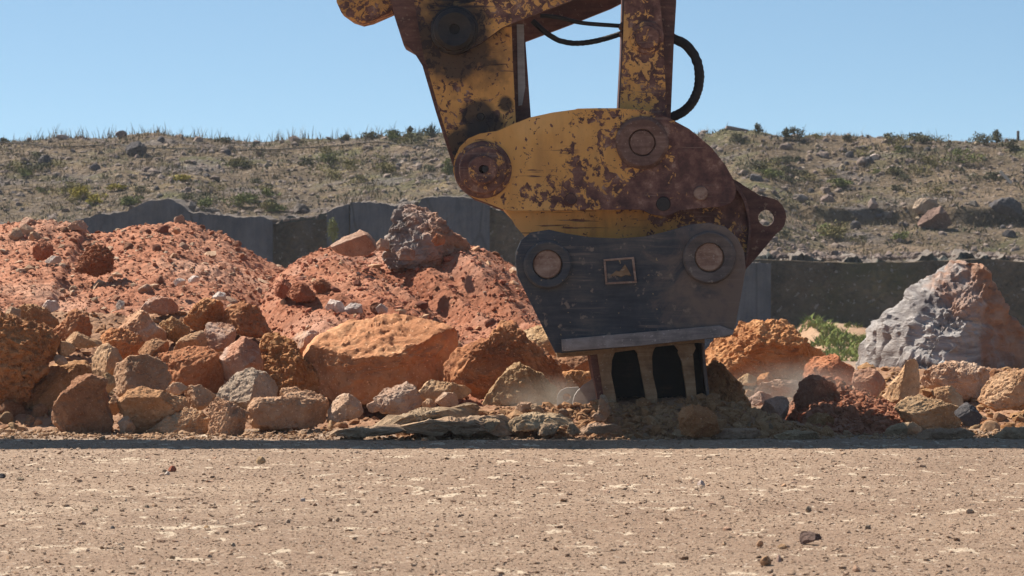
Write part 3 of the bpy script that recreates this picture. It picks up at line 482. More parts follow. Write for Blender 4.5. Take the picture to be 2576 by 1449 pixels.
B('blocky orange boulder cut by the right edge', 'D', [(1985, 1080), (2000, 970), (2080, 910), (2150, 888), (2280, 872), (2400, 890), (2420, 1080), (2250, 1130), (2080, 1130)], 22.7, 'tan', 76, sub=6, planes=[((.1, -1, 0), .55), ((-.4, -.5, .75), .8)], nr=3)
B('tan boulder under the long pale orange one', 'D', [(1635, 1010), (1700, 985), (1785, 978), (1855, 1050), (1850, 1120), (1750, 1120), (1670, 1080)], 22.4, 'tan', 78)
B('low tan boulder with a flat sunlit top beside the dark wedge', 'D', [(1385, 1130), (1430, 1070), (1510, 1045), (1610, 1058), (1700, 1080), (1815, 1120), (1828, 1255), (1720, 1275), (1580, 1285), (1480, 1240)], 21.9, 'tan', 79, sub=6, planes=[((0, -.55, .83), .5), ((.35, -.9, 0), .5)], nr=0)
B('dark grey wedge shaped stone standing on one corner', 'D', [(1798, 1155), (1840, 1110), (1882, 1078), (1932, 1112), (2002, 1190), (1965, 1245), (1875, 1250)], 21.6, 'dark', 80, rough=.5, planes=[((.1, -1, .1), .45)])
B('dark crumbling block set in the low red heap', 'D', [(680, 1080), (720, 950), (800, 900), (930, 950), (1000, 1010), (1010, 1110), (900, 1150), (750, 1140)], 22.2, 'clodred', 81, rough=1.3, planes=[((.1, -1, 0), .5)])
B('rounded dark block at the foot of the low red heap', 'D', [(755, 1260), (770, 1195), (820, 1165), (900, 1168), (950, 1210), (965, 1265), (860, 1290)], 21.75, 'brown', 82, planes=[((0, -1, 0), .5)])
B('big orange boulder half in shade just right of the ribbed frame', 'D', [(30, 860), (130, 795), (190, 870), (275, 970), (335, 1080), (385, 1180), (420, 1260), (250, 1320), (60, 1290)], 22.2, 'orange', 83, sub=6, rough=1.3, planes=[((.45, -.85, .2), .5)])
B('pale dusty boulder in the dust between the two orange heaps', 'D', [(420, 1170), (480, 1080), (570, 1050), (655, 1040), (640, 1150), (590, 1240), (480, 1220)], 22.2, 'pale', 84, planes=TOPCUT)
B('flat pale slab resting below the broad orange boulder', 'D', [(375, 1010), (450, 955), (600, 925), (705, 930), (700, 1010), (560, 1040), (430, 1040)], 22.9, 'pale', 85, planes=TOPCUT)
rock('stone', 'orange stone left of the square orange stone in the dust', 'rock', 'D', [(265, 940), (340, 888), (415, 915), (400, 970), (300, 965)], 23.0, M['tan'], 86)
rock('stone', 'square orange stone under the broad orange boulder', 'rock', 'D', [(405, 945), (440, 885), (500, 878), (535, 915), (530, 965), (430, 975)], 23.0, M['orange'], 87)
rock('stone', 'low pale pink stone in the dust beside the big half shaded boulder', 'rock', 'D', [(330, 1080), (420, 1015), (530, 1035), (520, 1090), (400, 1110)], 22.5, M['pink'], 88)
B('dark orange rock in the shade in front of the ribbed frame', 'C', [(1068, 1220), (1085, 1185), (1150, 1165), (1230, 1180), (1290, 1235), (1300, 1330), (1190, 1350), (1080, 1335)], 21.0, 'orange', 89, sub=6, rough=.9)
rock('slab', 'thick dark slab in the shade below the low red heap', 'slab', 'D', [(1300, 1310), (1340, 1260), (1390, 1240), (1500, 1232), (1575, 1270), (1570, 1320), (1450, 1335)], 21.55, M['slab'], 90, rough=.6)

# ------------------------------------------------------------------ earth mounds
MOUNDS = []
def mound(name, label, ridge, Dr, Db, Dk, mat, pw=.8, amp=.03, clod=.02, seed=1, dx=.014, dy=.018, cat='earth mound', gully=0., zg=-.05):
    x0, x1 = ridge[0][0], ridge[-1][0]; xw = np.arange((x0-CX)/F*Dr, (x1-CX)/F*Dr, dx); yw = np.arange(Db, Dk, dy)
    def zf(X, Y, fine=True):
        shp = X.shape; X = X.ravel(); Y = Y.ravel(); zr = HC-(interp(ridge, CX+X/Dr*F)-YH)/F*Dr; p = np.stack([X, Y, 0*X], 1)
        wob = .25*fbm(p*.9, 2, seed)*min(1, Dr-Db); t = np.clip((Y+wob-Db)/(Dr-Db), 0, 1); b = np.clip((Y-Dr)/(Dk-Dr), 0, 1)
        k = t**pw*(1-b**1.6); z = zg+(zr-zg)*k
        if gully: z += gully*k*(1-k)*3*fbm(np.stack([X*1.7+Y*1.0, Y*.35, 0*X], 1)*1.3, 3, seed+9)
        if fine:
            e = np.clip(k*6, 0, 1); z += e*amp*fbm(p*2.2, 4, seed+1); p3 = np.stack([X, Y*.8, z], 1)
            f1, f2 = worley(p3*9, seed+2); z += e*np.clip(.4+1.8*fbm(p*1.7+3, 2, seed+6), .05, 1.3)*clod*1.1*np.maximum(0, .36-f1); f1, f2 = worley(p3*22, seed+3); z += e*clod*.75*np.maximum(0, .45-f1); z += e*clod*(.40*fbm(p3*15, 3, seed+4, .6)+.50*fbm(p3*30, 3, seed+24, .65))+e*.07*fbm(p*1.1+5, 2, seed+14)
        return z.reshape(shp)
    X, Y = np.meshgrid(xw, yw); o = link(name, grid_mesh(name, X, Y, zf(X, Y)), M[mat]); tag(o, label, cat); return zf, xw[0], xw[-1], Db, Dr
m1 = mound('earth_heap', 'long pinkish red earth heap with a humped skyline behind the left boulders', [(-260, 600), (-100, 570), (0, 572), (60, 566), (120, 560), (210, 568), (225, 588), (280, 584), (330, 570), (385, 566), (445, 566), (480, 574), (520, 588), (580, 600), (640, 638), (680, 662), (745, 690), (800, 735), (870, 810), (950, 900), (1010, 980)], 27.0, 22.9, 30, 'earth_pink', .75, .06, .031, 3)
m2 = mound('earth_heap', 'middle mound of deep red earth running down behind the black bracket', [(560, 900), (640, 800), (700, 710), (745, 672), (780, 650), (840, 632), (900, 628), (1000, 622), (1100, 612), (1170, 618), (1220, 632), (1270, 660), (1320, 690), (1400, 745), (1480, 820), (1560, 900), (1640, 960)], 26.3, 22.9, 29, 'earth_red', .8, .05, .026, 5, gully=.6)
m3 = mound('rubble_bank', 'bank of brown earth and rubble under the left boulders', [(-260, 790), (0, 800), (300, 800), (500, 790), (650, 830), (780, 880), (900, 960), (1150, 980), (1300, 985), (1420, 980), (1500, 1000)], 24.2, 21.75, 25.5, 'earth_brown', 1.5, .04, .03, 7)
m4 = mound('rubble_bank', 'low bank of tan rubble under the right boulders', [(1700, 1040), (1800, 980), (1900, 935), (2000, 925), (2100, 940), (2200, 935), (2400, 932), (2576, 930), (2760, 930)], 24.3, 21.55, 26, 'earth_brown', 1.3, .04, .03, 9)
m5 = mound('spoil_heap', 'low fan of broken tan earth thrown up round the ribbed frame', [(1010, 1092), (1100, 1062), (1200, 1035), (1300, 1020), (1400, 1018), (1480, 1012), (1540, 1000), (1640, 1005), (1740, 1008), (1850, 1020), (1920, 1040), (2000, 1075), (2080, 1092)], 21.47, 21.05, 23.2, 'earth_brown', .8, .035, .03, 11, dx=.012, dy=.015)
m6 = mound('spoil_heap', 'low crumbling red heap right of the machine', [(1960, 1090), (1985, 1030), (2010, 985), (2050, 955), (2110, 960), (2150, 985), (2200, 1010), (2260, 1035), (2300, 1075), (2320, 1090)], 22.5, 21.55, 23.3, 'earth_red', .75, .05, .05, 13, dx=.012, dy=.015)

# scattered clods and gravel: uncountable, one object for each material
def scatter(name, pos, size, mat, seed, sub=1, flat=.75):
    rng = np.random.RandomState(seed); V, T = ico(sub); n = len(pos); nv = len(V)
    Q = V[None]*(1+rng.uniform(-.32, .32, (n, nv, 1)))*rng.uniform(.65, 1.3, (n, 1, 3))*np.array([1, 1, flat]); a = rng.uniform(0, 6.28, n); c, s = np.cos(a)[:, None], np.sin(a)[:, None]
    tl = rng.uniform(-.5, .5, (n, 1)); X = Q[..., 0]; Y = Q[..., 1]; Z = Q[..., 2]+tl*X; X, Y = X*c-Y*s, X*s+Y*c
    Vv = np.stack([X, Y, Z], -1)*np.asarray(size)[:, None, None]+np.asarray(pos)[:, None, :]
    o = link(name, np_mesh(name, Vv.reshape(-1, 3), (T[None]+(np.arange(n)*nv)[:, None, None]).reshape(-1, 3), False), mat); return o
def psize(rng, n, lo, hi, k=2.2): return lo*(1-rng.uniform(0, 1, n)*(1-(lo/hi)**k))**(-1/k)
def on_mound(m, n, seed, tlo=.02, thi=1.05):
    zf, xa, xb, Db, Dr = m; rng = np.random.RandomState(seed); x = rng.uniform(xa, xb, n); y = Db+(Dr-Db)*rng.uniform(tlo, thi, n); z = zf(x[None], y[None])[0]; return np.stack([x, y, z], 1), rng
for k, (m, n, mt, lo, hi, nm, lb) in enumerate([(m1, 16000, 'earth_pink', .0035, .020, 'soil_clods', 'red earth crumbs strewn over the long pinkish heap'), (m1, 1100, 'pale', .008, .05, 'pale_gravel', 'pale stone chips strewn over the long pinkish heap'),
        (m2, 14000, 'earth_red', .0035, .018, 'soil_clods', 'red earth crumbs strewn over the middle mound'), (m1, 1300, 'redpink', .009, .034, 'soil_clods', 'larger clods lying on the long pinkish heap'), (m2, 1300, 'clodred', .009, .032, 'soil_clods', 'larger clods lying on the middle mound'), (m2, 500, 'pink', .008, .05, 'pale_gravel', 'pink stone chips strewn over the middle mound'), (m3, 3000, 'brown', .008, .045, 'rubble', 'tan rubble filling the gaps between the left boulders'),
        (m4, 3000, 'brown', .008, .05, 'rubble', 'tan rubble filling the gaps between the right boulders'), (m5, 4500, 'brown', .006, .045, 'rubble', 'crumbled tan earth on the fan round the ribbed frame'), (m6, 2500, 'clodred', .007, .035, 'soil_clods', 'red crumbs over the low heap right of the machine')]):
    p, rng = on_mound(m, n, 100+k); tag(scatter(nm, p, psize(rng, n, lo, hi), M[mt], 200+k), lb, 'rubble', kind='stuff')
# gravel over the flat ground
rng = np.random.RandomState(5); n = 38000; D = 11.6+9.7*rng.uniform(0, 1, n)**1.0; gx = rng.uniform(-1, 1, n)*(D*.122); gz = ground_z(gx[None], D[None])[0]
sz = psize(rng, n, .0022, .0135, 3.0); col = rng.uniform(0, 1, n)
for lo, hi, mt, lb in ((0, .6, 'gravel', 'tan gravel lying over the flat ground'), (.6, .82, 'pale', 'pale gravel lying over the flat ground'), (.82, 1, 'slab', 'grey brown gravel lying over the flat ground')):
    k = (col >= lo) & (col < hi); tag(scatter('gravel', np.stack([gx, D, gz+sz*.25], 1)[k], sz[k], M[mt], int(lo*100)+9, flat=.5), lb, 'gravel', kind='stuff')
n = 3000; gx = rng.uniform(-2.8, 2.8, n); D = rng.uniform(21.0, 22.0, n); tag(scatter('gravel', np.stack([gx, D, ground_z(gx[None], D[None])[0]+.004], 1), psize(rng, n, .005, .03), M['tan'], 77), 'loose gravel along the foot of the boulders', 'gravel', kind='stuff')

# stones that lie alone on the flat ground
def alone(label, px, py, w, h, m, seed, pts=None, rough=.8):
    D = F*HC/(py+h*.5-YH); q = pts or [(-.5, .2), (-.42, -.2), (-.15, -.5), (.2, -.46), (.46, -.1), (.5, .3), (.2, .55), (-.3, .55)]
    rng = random.Random(seed); q = [(px+a*w*rng.uniform(.9, 1.1), py+b*h*rng.uniform(.9, 1.1)) for a, b in q]; rock('stone', label, 'rock', 'P', q, D, M[m], seed, rough, 4)
for i, a in enumerate([('tan stone alone on the flat ground below the broad pinkish boulder', 656, 1158, 24, 18, 'tan'), ('red crumbly lump beside two small pale stones on the flat ground', 433, 1179, 22, 14, 'red'), ('small grey stone touching the red lump\'s left', 413, 1184, 12, 9, 'grey'),
        ('white stone next to the red lump, nearest the camera', 420, 1190, 14, 9, 'white'), ('dark stone at the left edge of the flat ground', 5, 1197, 22, 12, 'dark'), ('grey brown round stone left of a pale patch on the flat ground', 239, 1281, 15, 13, 'grey'),
        ('grey brown pointed stone between pale patches, lower left ground', 368, 1275, 15, 11, 'grey'), ('white flat stone on the ground below the blocky pale boulder', 762, 1257, 14, 9, 'white'), ('brown stone pair\'s larger one on the mid left ground', 724, 1312, 13, 10, 'grey'),
        ('brown stone on the lower left ground, near the pale streaks', 586, 1371, 13, 12, 'grey'), ('flat dark stone on the lower left ground', 302, 1370, 15, 6, 'grey'), ('tan pointed stone on the lower left ground', 520, 1326, 16, 9, 'tan'), ('dark stone on the ground below the pointed triangular boulder', 849, 1306, 11, 10, 'grey'),
        ('pale stone at the bottom edge, left of the middle', 845, 1438, 14, 11, 'pale'), ('white angular stone alone on the ground below the bracket', 1764, 1216, 20, 16, 'white'), ('angular two toned tan stone near the bottom edge', 1927, 1411, 30, 24, 'tan'),
        ('thin upright shard beside the two toned stone', 1960, 1405, 12, 22, 'pink'), ('tan stone just left of the large dark brown wedge', 1968, 1374, 24, 12, 'tan'), ('round tan stone left of the large dark wedge\'s small neighbour', 1912, 1367, 18, 15, 'tan'),
        ('flat pale stone up and left of the large dark wedge', 1829, 1331, 24, 11, 'pale'), ('rounded grey white stone far right on the flat ground', 2440, 1286, 22, 14, 'pale'), ('pale stone at the bottom edge, right of the two toned stone', 2154, 1431, 20, 17, 'pale'),
        ('grey pale stone at the bottom edge under the two toned stone', 1938, 1436, 16, 12, 'grey'), ('small tan stone left of the round tan stone, lower right ground', 1822, 1367, 11, 10, 'tan'), ('brown stone on the right ground below the blocky boulder', 2184, 1326, 15, 12, 'grey'),
        ('pale and brown stone in the middle of the right ground', 2034, 1280, 15, 14, 'grey'), ('small pale stone at the far right, below the rounded grey white one', 2459, 1335, 9, 10, 'pale'), ('small tan stone on the ground straight above the white patches', 1972, 1221, 13, 9, 'tan'),
        ('small grey stone at the left edge, near the dark one', 51, 1204, 20, 9, 'grey'), ('dark purplish stone on the left ground', 283, 1328, 12, 10, 'dark')]):
    alone(*a, 300+i)
alone('large dark brown wedge of stone on the lower right ground', 2041, 1352, 62, 34, 'darkbrown', 345, [(-.5, -.1), (-.42, -.5), (.1, -.35), (.4, -.15), (.5, .1), (.2, .2), (-.1, .35), (-.42, .5)])

FAN = [(1010, 1092), (1100, 1062), (1200, 1035), (1300, 1020), (1400, 1018), (1480, 1012), (1540, 1000), (1640, 1005), (1740, 1008), (1850, 1020), (1920, 1040), (2000, 1075), (2080, 1092)]
# lifted slabs of hard crust left of the ribbed frame
for i, (lb, pts, D) in enumerate([('long dark edged slab of crust tilted up left of the ribbed frame', [(890, 1082), (990, 1050), (1070, 1032), (1150, 1022), (1215, 1012), (1240, 1018), (1190, 1032), (1070, 1052), (960, 1078)], 21.7),
        ('lower long slab of crust lying under the tilted one', [(1000, 1078), (1100, 1060), (1200, 1048), (1300, 1050), (1310, 1075), (1180, 1086), (1040, 1088)], 21.45), ('thin slab of crust at the left tip of the fan', [(800, 1092), (900, 1078), (1000, 1072), (1020, 1086), (900, 1098)], 21.4),
        ('rounded pale chip leaning on the lower slab', [(1188, 1080), (1205, 1055), (1240, 1050), (1258, 1062), (1240, 1085), (1205, 1090)], 21.35), ('flat slab behind the chips left of the ribbed frame', [(1260, 1062), (1330, 1040), (1420, 1045), (1440, 1062), (1360, 1080), (1280, 1082)], 21.5),
        ('thin pale slab lying at the front right of the fan', [(1450, 1075), (1500, 1066), (1560, 1070), (1568, 1083), (1500, 1090), (1455, 1086)], 21.3), ('brown upright chip standing before the curved steel plates', [(1335, 1020), (1345, 1012), (1360, 1025), (1372, 1042), (1362, 1048), (1345, 1042)], 21.5),
        ('pale flat stone left of the upright chip', [(1295, 1028), (1310, 1012), (1335, 1010), (1345, 1024), (1325, 1036), (1300, 1036)], 21.55), ('tan angular chip at the front edge of the fan', [(1350, 1090), (1360, 1070), (1390, 1062), (1405, 1074), (1395, 1090), (1365, 1096)], 21.25),
        ('small pyramid shaped chip at the front edge of the fan', [(1425, 1090), (1435, 1058), (1448, 1072), (1462, 1088), (1440, 1094)], 21.25), ('pale stone against the frame\'s left rib', [(1505, 1040), (1512, 990), (1520, 985), (1528, 1010), (1535, 1040), (1520, 1055)], 21.4),
        ('small grey stone in front of the left rib', [(1490, 1048), (1502, 1036), (1520, 1042), (1522, 1056), (1500, 1060)], 21.3), ('flat slab in the shade right of the dark orange rock', [(1800, 1095), (1830, 1078), (1900, 1080), (1920, 1096), (1860, 1104)], 21.25), ('thin slab in the shade below the big half shaded boulder', [(1940, 1098), (1990, 1084), (2050, 1088), (2060, 1102), (1990, 1108)], 21.2),
        ('dark flat slab in the shade near the dark wedge', [(2300, 1098), (2340, 1082), (2420, 1080), (2470, 1092), (2440, 1104), (2340, 1108)], 21.3), ('flat slab in the shade at the right edge', [(2490, 1100), (2530, 1078), (2600, 1076), (2640, 1100), (2560, 1108)], 21.3),
        ('small rounded stone in the shade left of the dark orange rock', [(1690, 1092), (1700, 1080), (1730, 1082), (1735, 1094), (1710, 1098)], 21.15)]):
    yb = max(q[1] for q in pts); xm = sum(q[0] for q in pts)/len(pts); rg = float(interp(FAN, xm)); D = 21.03+.42*min(1, max(0, (1094-yb)/max(8, 1094-rg)))
    rock('slab', lb, 'slab', 'P', pts, D, M['slab'], 400+i, 1.2, 5, depth=.35, nr=3, planes=[((0, -.3, .95), .6), ((0, -1, 0), .6)])

# small countable rubble between the boulders
def stones(n, m, seed, mt, label, group, lo, hi, tlo=0, thi=.9, name='stone'):
    p, rng = on_mound(m, n, seed, tlo, thi); s = psize(rng, n, lo, hi, 1.6); base = []
    for k in range(6):
        V, T = ico(4); r2 = np.random.RandomState(seed+k); q = V*r2.uniform(.7, 1.2, 3)
        for j in range(7):
            nn = r2.normal(size=3); nn /= np.linalg.norm(nn); d = q@nn; q = q-np.outer(np.maximum(0, d-r2.uniform(.5, .8)), nn)
        q = q+vnormals(q, T)*(.10*fbm(q*2.2+k*9, 4, seed+k))[:, None]; me = np_mesh(name, q, T); me.materials.append(M[mt]); base.append(me)
    for k in range(n):
        o = bpy.data.objects.new(name, base[k % 6]); COL.objects.link(o); o.location = p[k]; o.scale = (s[k],)*3; o.rotation_euler = (rng.uniform(0, 6), rng.uniform(0, 6), rng.uniform(0, 6)); tag(o, label, 'rock', group)
stones(170, m3, 501, 'tan', 'small tan stone wedged among the boulders of the left heap', 'small stones in the left boulder heap', .016, .055, 0, .6, 'rubble_stone')
stones(38, m4, 508, 'orange', 'rough fist to head sized orange rock lying loose right of the machine', 'loose orange rocks right of the machine', .045, .11, .1, 1., 'loose_rock')
stones(34, m3, 509, 'brown', 'brown rock half hidden between the bigger boulders of the left heap', 'half hidden rocks of the left heap', .045, .10, .1, .9, 'loose_rock')
stones(65, m4, 502, 'tan', 'small tan stone lying among the boulders right of the machine', 'small stones right of the machine', .02, .07, 0, .9)
stones(60, m5, 503, 'slab', 'small broken chip of crust on the fan of earth round the frame', 'crust chips round the frame', .012, .035, 0, 1., 'crust_chip')
stones(45, m1, 504, 'pale', 'small pale stone scattered on the long pinkish earth heap', 'pale stones on the pinkish heap', .018, .055, .1, 1.03)
stones(60, m2, 505, 'clodred', 'fist sized red clod on the middle mound', 'red clods on the middle mound', .015, .045, .1, 1.03, 'clod')
stones(70, m1, 506, 'redpink', 'fist sized red clod on the long pinkish earth heap', 'red clods on the pinkish heap', .015, .05, .1, 1.03, 'clod')

# ------------------------------------------------------------------ the excavator
RT = P(1650, 1088, 22.0); RT[2] = 0
ex = bpy.data.objects.new('excavator', None); COL.objects.link(ex); ex.location = RT
tag(ex, 'worn yellow excavator arm with rusty linkage and a black bracket digging into the ground', 'excavator')
def loc(px, py, D, Dp=None):
    """pixel seen at distance D (the plane of the near plates) placed at depth Dp"""
    v = P(px, py, D); v[1] = Dp if Dp else D; return v-RT
NP = 21.55
def prism(name, pts, D1, D2, mat, parent, bev=.006, ref=NP, hole=None, wear=0.):
    q = [loc(x, y, ref)[[0, 2]] for x, y in pts]
    a = sum(q[i][0]*q[(i+1) % len(q)][1]-q[(i+1) % len(q)][0]*q[i][1] for i in range(len(q)))
    if a < 0: q = q[::-1]
    bm = bmesh.new(); loops = [q]; lay = bm.verts.layers.float.new('wear_ring')
    if hole:
        c = loc(hole[0], hole[1], ref)[[0, 2]]; r = hole[2]/F*ref; loops.append([(c[0]+r*math.cos(-t*2*math.pi/36), c[1]+r*math.sin(-t*2*math.pi/36)) for t in range(36)])
    fe, be, front = [], [], []
    for lp_ in loops:
        n = len(lp_); f = [bm.verts.new((x, D1-RT[1], z)) for x, z in lp_]; b = [bm.verts.new((x, D2-RT[1], z)) for x, z in lp_]
        if not hole: front.append(bm.faces.new(f)); bm.faces.new(b[::-1])
        for i in range(n): bm.faces.new((f[(i+1) % n], f[i], b[i], b[(i+1) % n]))
        fe += [bm.edges.get((f[i], f[(i+1) % n])) for i in range(n)]; be += [bm.edges.get((b[i], b[(i+1) % n])) for i in range(n)]
    if not wear:
        for v in bm.verts: v[lay] = 1.
    if hole:
        bmesh.ops.triangle_fill(bm, edges=fe, use_beauty=True, use_dissolve=False, normal=(0, -1, 0)); bmesh.ops.triangle_fill(bm, edges=be, use_beauty=True, use_dissolve=False, normal=(0, 1, 0))
    elif bev:
        if wear:
            r_ = bmesh.ops.inset_region(bm, faces=front, thickness=wear, use_even_offset=True)
            for v in front[0].verts: v[lay] = 1.
            es = [e for e in bm.edges if all(abs(v.co.y-(D1-RT[1])) < 1e-6 for v in e.verts) and len(e.link_faces) == 2 and any(abs(v.co.y-(D2-RT[1])) < 1e-6 for f in e.link_faces for v in f.verts)]
        else: es = [e for e in bm.edges if e in set(front[0].edges)]; bmesh.ops.bevel(bm, geom=es, offset=bev, segments=2, affect='EDGES', profile=.6, clamp_overlap=True)
    bmesh.ops.triangulate(bm, faces=[f for f in bm.faces if len(f.verts) > 4]); bmesh.ops.recalc_face_normals(bm, faces=bm.faces)
    me = bpy.data.meshes.new(name); bm.to_mesh(me); bm.free(); me.shade_smooth(); me.set_sharp_from_angle(angle=R(28)); return link(name, me, mat, parent)
def lathe(name, px, py, prof, mat, parent, seg=64, ref=NP, wob=0., seed=0):
    """turned part about a depth axis; prof = [(radius px, depth D)] from front to back, first radius 0 closes it"""
    c = loc(px, py, ref); V = []; k = len(prof); rng = np.random.RandomState(seed); wv = 1+wob*np.convolve(np.tile(rng.normal(size=seg), 3), np.ones(5)/5, 'same')[seg:2*seg]
    for r, D in prof:
        for i in range(seg):
            t = 2*math.pi*i/seg; rr = r/F*ref*(wv[i] if r > 0 else 1); V.append((c[0]+rr*math.cos(t), D-RT[1], c[2]+rr*math.sin(t)))
    Fc = [[a*seg+i, a*seg+(i+1) % seg, (a+1)*seg+(i+1) % seg, (a+1)*seg+i] for a in range(k-1) for i in range(seg)]
    me = np_mesh(name, V, Fc, True); me.attributes.new('wear_ring', 'FLOAT', 'POINT').data.foreach_set('value', np.ones(len(me.vertices), np.float32)); bm = bmesh.new(); bm.from_mesh(me); bmesh.ops.remove_doubles(bm, verts=bm.verts, dist=1e-5); bmesh.ops.recalc_face_normals(bm, faces=bm.faces); bm.to_mesh(me); bm.free()
    me.shade_smooth(); me.set_sharp_from_angle(angle=R(30)); return link(name, me, mat, parent)
def disc(name, px, py, r, D1, D2, mat, parent, **k):
    e = min(3., r*.12); return lathe(name, px, py, [(0, D1), (r-e, D1), (r-e*.3, D1+.003), (r, D1+.007), (r, D2)], mat, parent, **k)
def hose(name, pts, r, mat, parent, ribs=0):
    cu = bpy.data.curves.new(name, 'CURVE'); cu.dimensions = '3D'; sp = cu.splines.new('NURBS'); sp.points.add(len(pts)-1)
    for p, (x, y, D) in zip(sp.points, pts): p.co = (*loc(x, y, NP, D), 1)
    sp.use_endpoint_u = True; sp.order_u = 4; sp.resolution_u = 14
    cu.bevel_depth = r; cu.bevel_resolution = 6; cu.use_fill_caps = True; o = link(name, cu, None, parent); cu.materials.append(mat); 
    dg = bpy.context.evaluated_depsgraph_get(); me = bpy.data.meshes.new_from_object(o.evaluated_get(dg)); bpy.data.objects.remove(o)
    V = np.empty(len(me.vertices)*3, np.float32); me.vertices.foreach_get('co', V); V = V.reshape(-1, 3)
    if ribs:
        nv = np.empty(len(me.vertices)*3, np.float32); me.vertices.foreach_get('normal', nv); V += nv.reshape(-1, 3)*(r*.05*np.sin((V[:, :1]*.8+V[:, 2:3])*ribs)+r*.12*fbm(V*25, 3, 4)[:, None]).astype(np.float32); me.vertices.foreach_set('co', V.ravel())
    me.shade_smooth(); me.materials.clear(); return link(name, me, mat, parent)
def E(p): return cr('E', p)
def G(p): return cr('G', p)
def lp(x, y, D=21.73): return tuple(loc(x, y, NP, D))
pm_stick = paint('chipped yellow paint, stick', -.085, -.10, 0, lp(1200, 0)[0], 0, 5.5, soot=((tuple(lp(1152, 100)), .28), (tuple(lp(1205, 292)), .11), (tuple(lp(1238, 308)), .07), (tuple(lp(1272, 258)), .045), (tuple(lp(1155, 360)), .10), (tuple(lp(1200, 325)), .07)))
pm_coup = paint('chipped yellow paint, coupler', -.045, .24, -.17, lp(1500, 0)[0], lp(0, 400)[2], 4.6)
pm_body = paint('yellow paint, coupler body', -.09, .26, .10, lp(1600, 0)[0], lp(0, 560)[2], 6., dirt=.45, edge=0)
pm_link = paint('chipped yellow paint, links', -.02, .35, .16, lp(1620, 0)[0], lp(0, 150)[2], 6.5)
pm_idler = paint('chipped yellow paint, idler link', -.035, 0, 0, 0, 0, 5.5, edge=.1, soot=((tuple(lp(1143, 73, 21.63)), .22),))
# stick
stick = prism('stick', [(985, -280), (980, 0), (989, 35), (1012, 107), (1047, 127), (1060, 160), (1095, 280), (1137, 414), (1175, 470), (1260, 480), (1335, 440), (1336, 290), (1319, 50), (1300, -280)], 21.80, 22.30, M['rust'], ex, .012)
prism('side_plate', [(1035, -70), (1040, 0), (1062, 127), (1100, 262), (1146, 414), (1180, 440), (1290, 420), (1298, 310), (1290, 150), (1287, 60), (1275, -70)], 21.73, 21.798, pm_stick, stick, .006, wear=.035)
prism('edge_strip', [(1300, 55), (1318, 55), (1322, 215), (1314, 260), (1304, 262)], 21.79, 21.797, M['dustysteel'], stick, .001)
prism('cylinder_bracket', [(838, -70), (840, -4), (852, 22), (880, 42), (905, 50), (930, 44), (983, 21), (982, -70)], 21.86, 22.2, paint('rusty orange bracket paint', -.02, 0, 0, 0, 0, 7., dirt=.6), stick, .014)
lathe('pin_boss', 1143, 73, [(0, 21.60), (13, 21.60), (14, 21.57), (42, 21.56), (52, 21.575), (54, 21.62), (60, 21.63), (62, 21.80)], M['soot'], stick, wob=.012)
disc('bolt', 1208, 291, 10, 21.715, 21.76, M['soot'], stick)
# links
idler = prism('idler_link', [(1100, 90), (1104, 120), (1125, 132), (1160, 130), (1200, 112), (1225, 95), (1262, 68), (1312, 46), (1434, 0), (1500, -45), (1480, -90), (1300, -40), (1180, 5), (1140, 12), (1110, 40)], 21.63, 21.725, pm_idler, ex, .01, wear=.03)
idl2 = prism('idler_link', [(1110, 110), (1150, 135), (1250, 105), (1318, 86), (1440, 40), (1548, -3), (1640, -50), (1600, -100), (1400, 0), (1180, 40)], 22.38, 22.46, M['rust'], ex, .01)
blk = prism('bucket_link', [(1574, -260), (1571, 0), (1567, 127), (1560, 262), (1556, 330), (1690, 330), (1692, 290), (1700, 100), (1706, 0), (1706, -260)], 21.80, 22.25, M['rust'], ex, .008)
prism('side_plate', [(1576, -100), (1573, 0), (1569, 127), (1562, 262), (1560, 320), (1681, 320), (1680, 262), (1670, 60), (1664, 0), (1662, -100)], 21.74, 21.797, pm_link, blk, .006, wear=.03)
lathe('pin', 1630, 90, [(0, 21.705), (28, 21.705), (31, 21.712), (31.5, 21.725), (40, 21.727), (43, 21.735), (43, 21.76)], pm_link, blk, wob=.01)
# quick coupler
coupler = prism('quick_coupler', [(1268, 529), (1302, 565), (1325, 600), (1345, 640), (1500, 690), (1700, 690), (1830, 700), (1868, 690), (1884, 633), (1891, 574), (1886, 538), (1870, 492), (1845, 450), (1800, 400), (1700, 330), (1500, 300), (1330, 320), (1260, 400), (1240, 480)], 21.70, 22.36, pm_body, ex, .012)
plate_pts = [(1139.5, 427), (1143, 398), (1156, 370), (1178, 348), (1207, 336), (1252, 329), (1293, 311), (1334, 295), (1389, 283), (1448, 275), (1452, 273), (1500, 272), (1552, 272), (1620, 277), (1684, 297), (1734, 324), (1789, 370), (1825, 415), (1843, 447), (1852, 475), (1849, 497), (1838, 511), (1818, 519), (1757, 524), (1707, 529), (1689, 539), (1666, 543), (1643, 540), (1611, 527), (1552, 527), (1470, 528), (1370, 530), (1289, 530), (1264, 526), (1222, 509), (1189, 497), (1160, 474), (1144, 448)]
prism('side_plate', plate_pts, 21.56, 21.64, pm_coup, coupler, .008, wear=.035)
lathe('hole', 1669, 513, [(0, 21.553), (16.5, 21.553), (18, 21.556), (18, 21.57)], M['soot'], coupler, seg=32)  # solid black disc on the plate, painting in the hole's shade
prism('side_plate', plate_pts, 22.40, 22.48, M['rust'], coupler, .010)
lathe('pin_boss', 1215, 427, [(0, 21.50), (9, 21.50), (10.5, 21.44), (33, 21.44), (36.5, 21.45), (37.5, 21.495), (58, 21.50), (60, 21.512), (61.5, 21.535), (69, 21.54), (72, 21.548), (73.5, 21.60)], paint('rusty boss with paint left', .035, 0, 0, 0, 0, 7.), coupler, wob=.006)
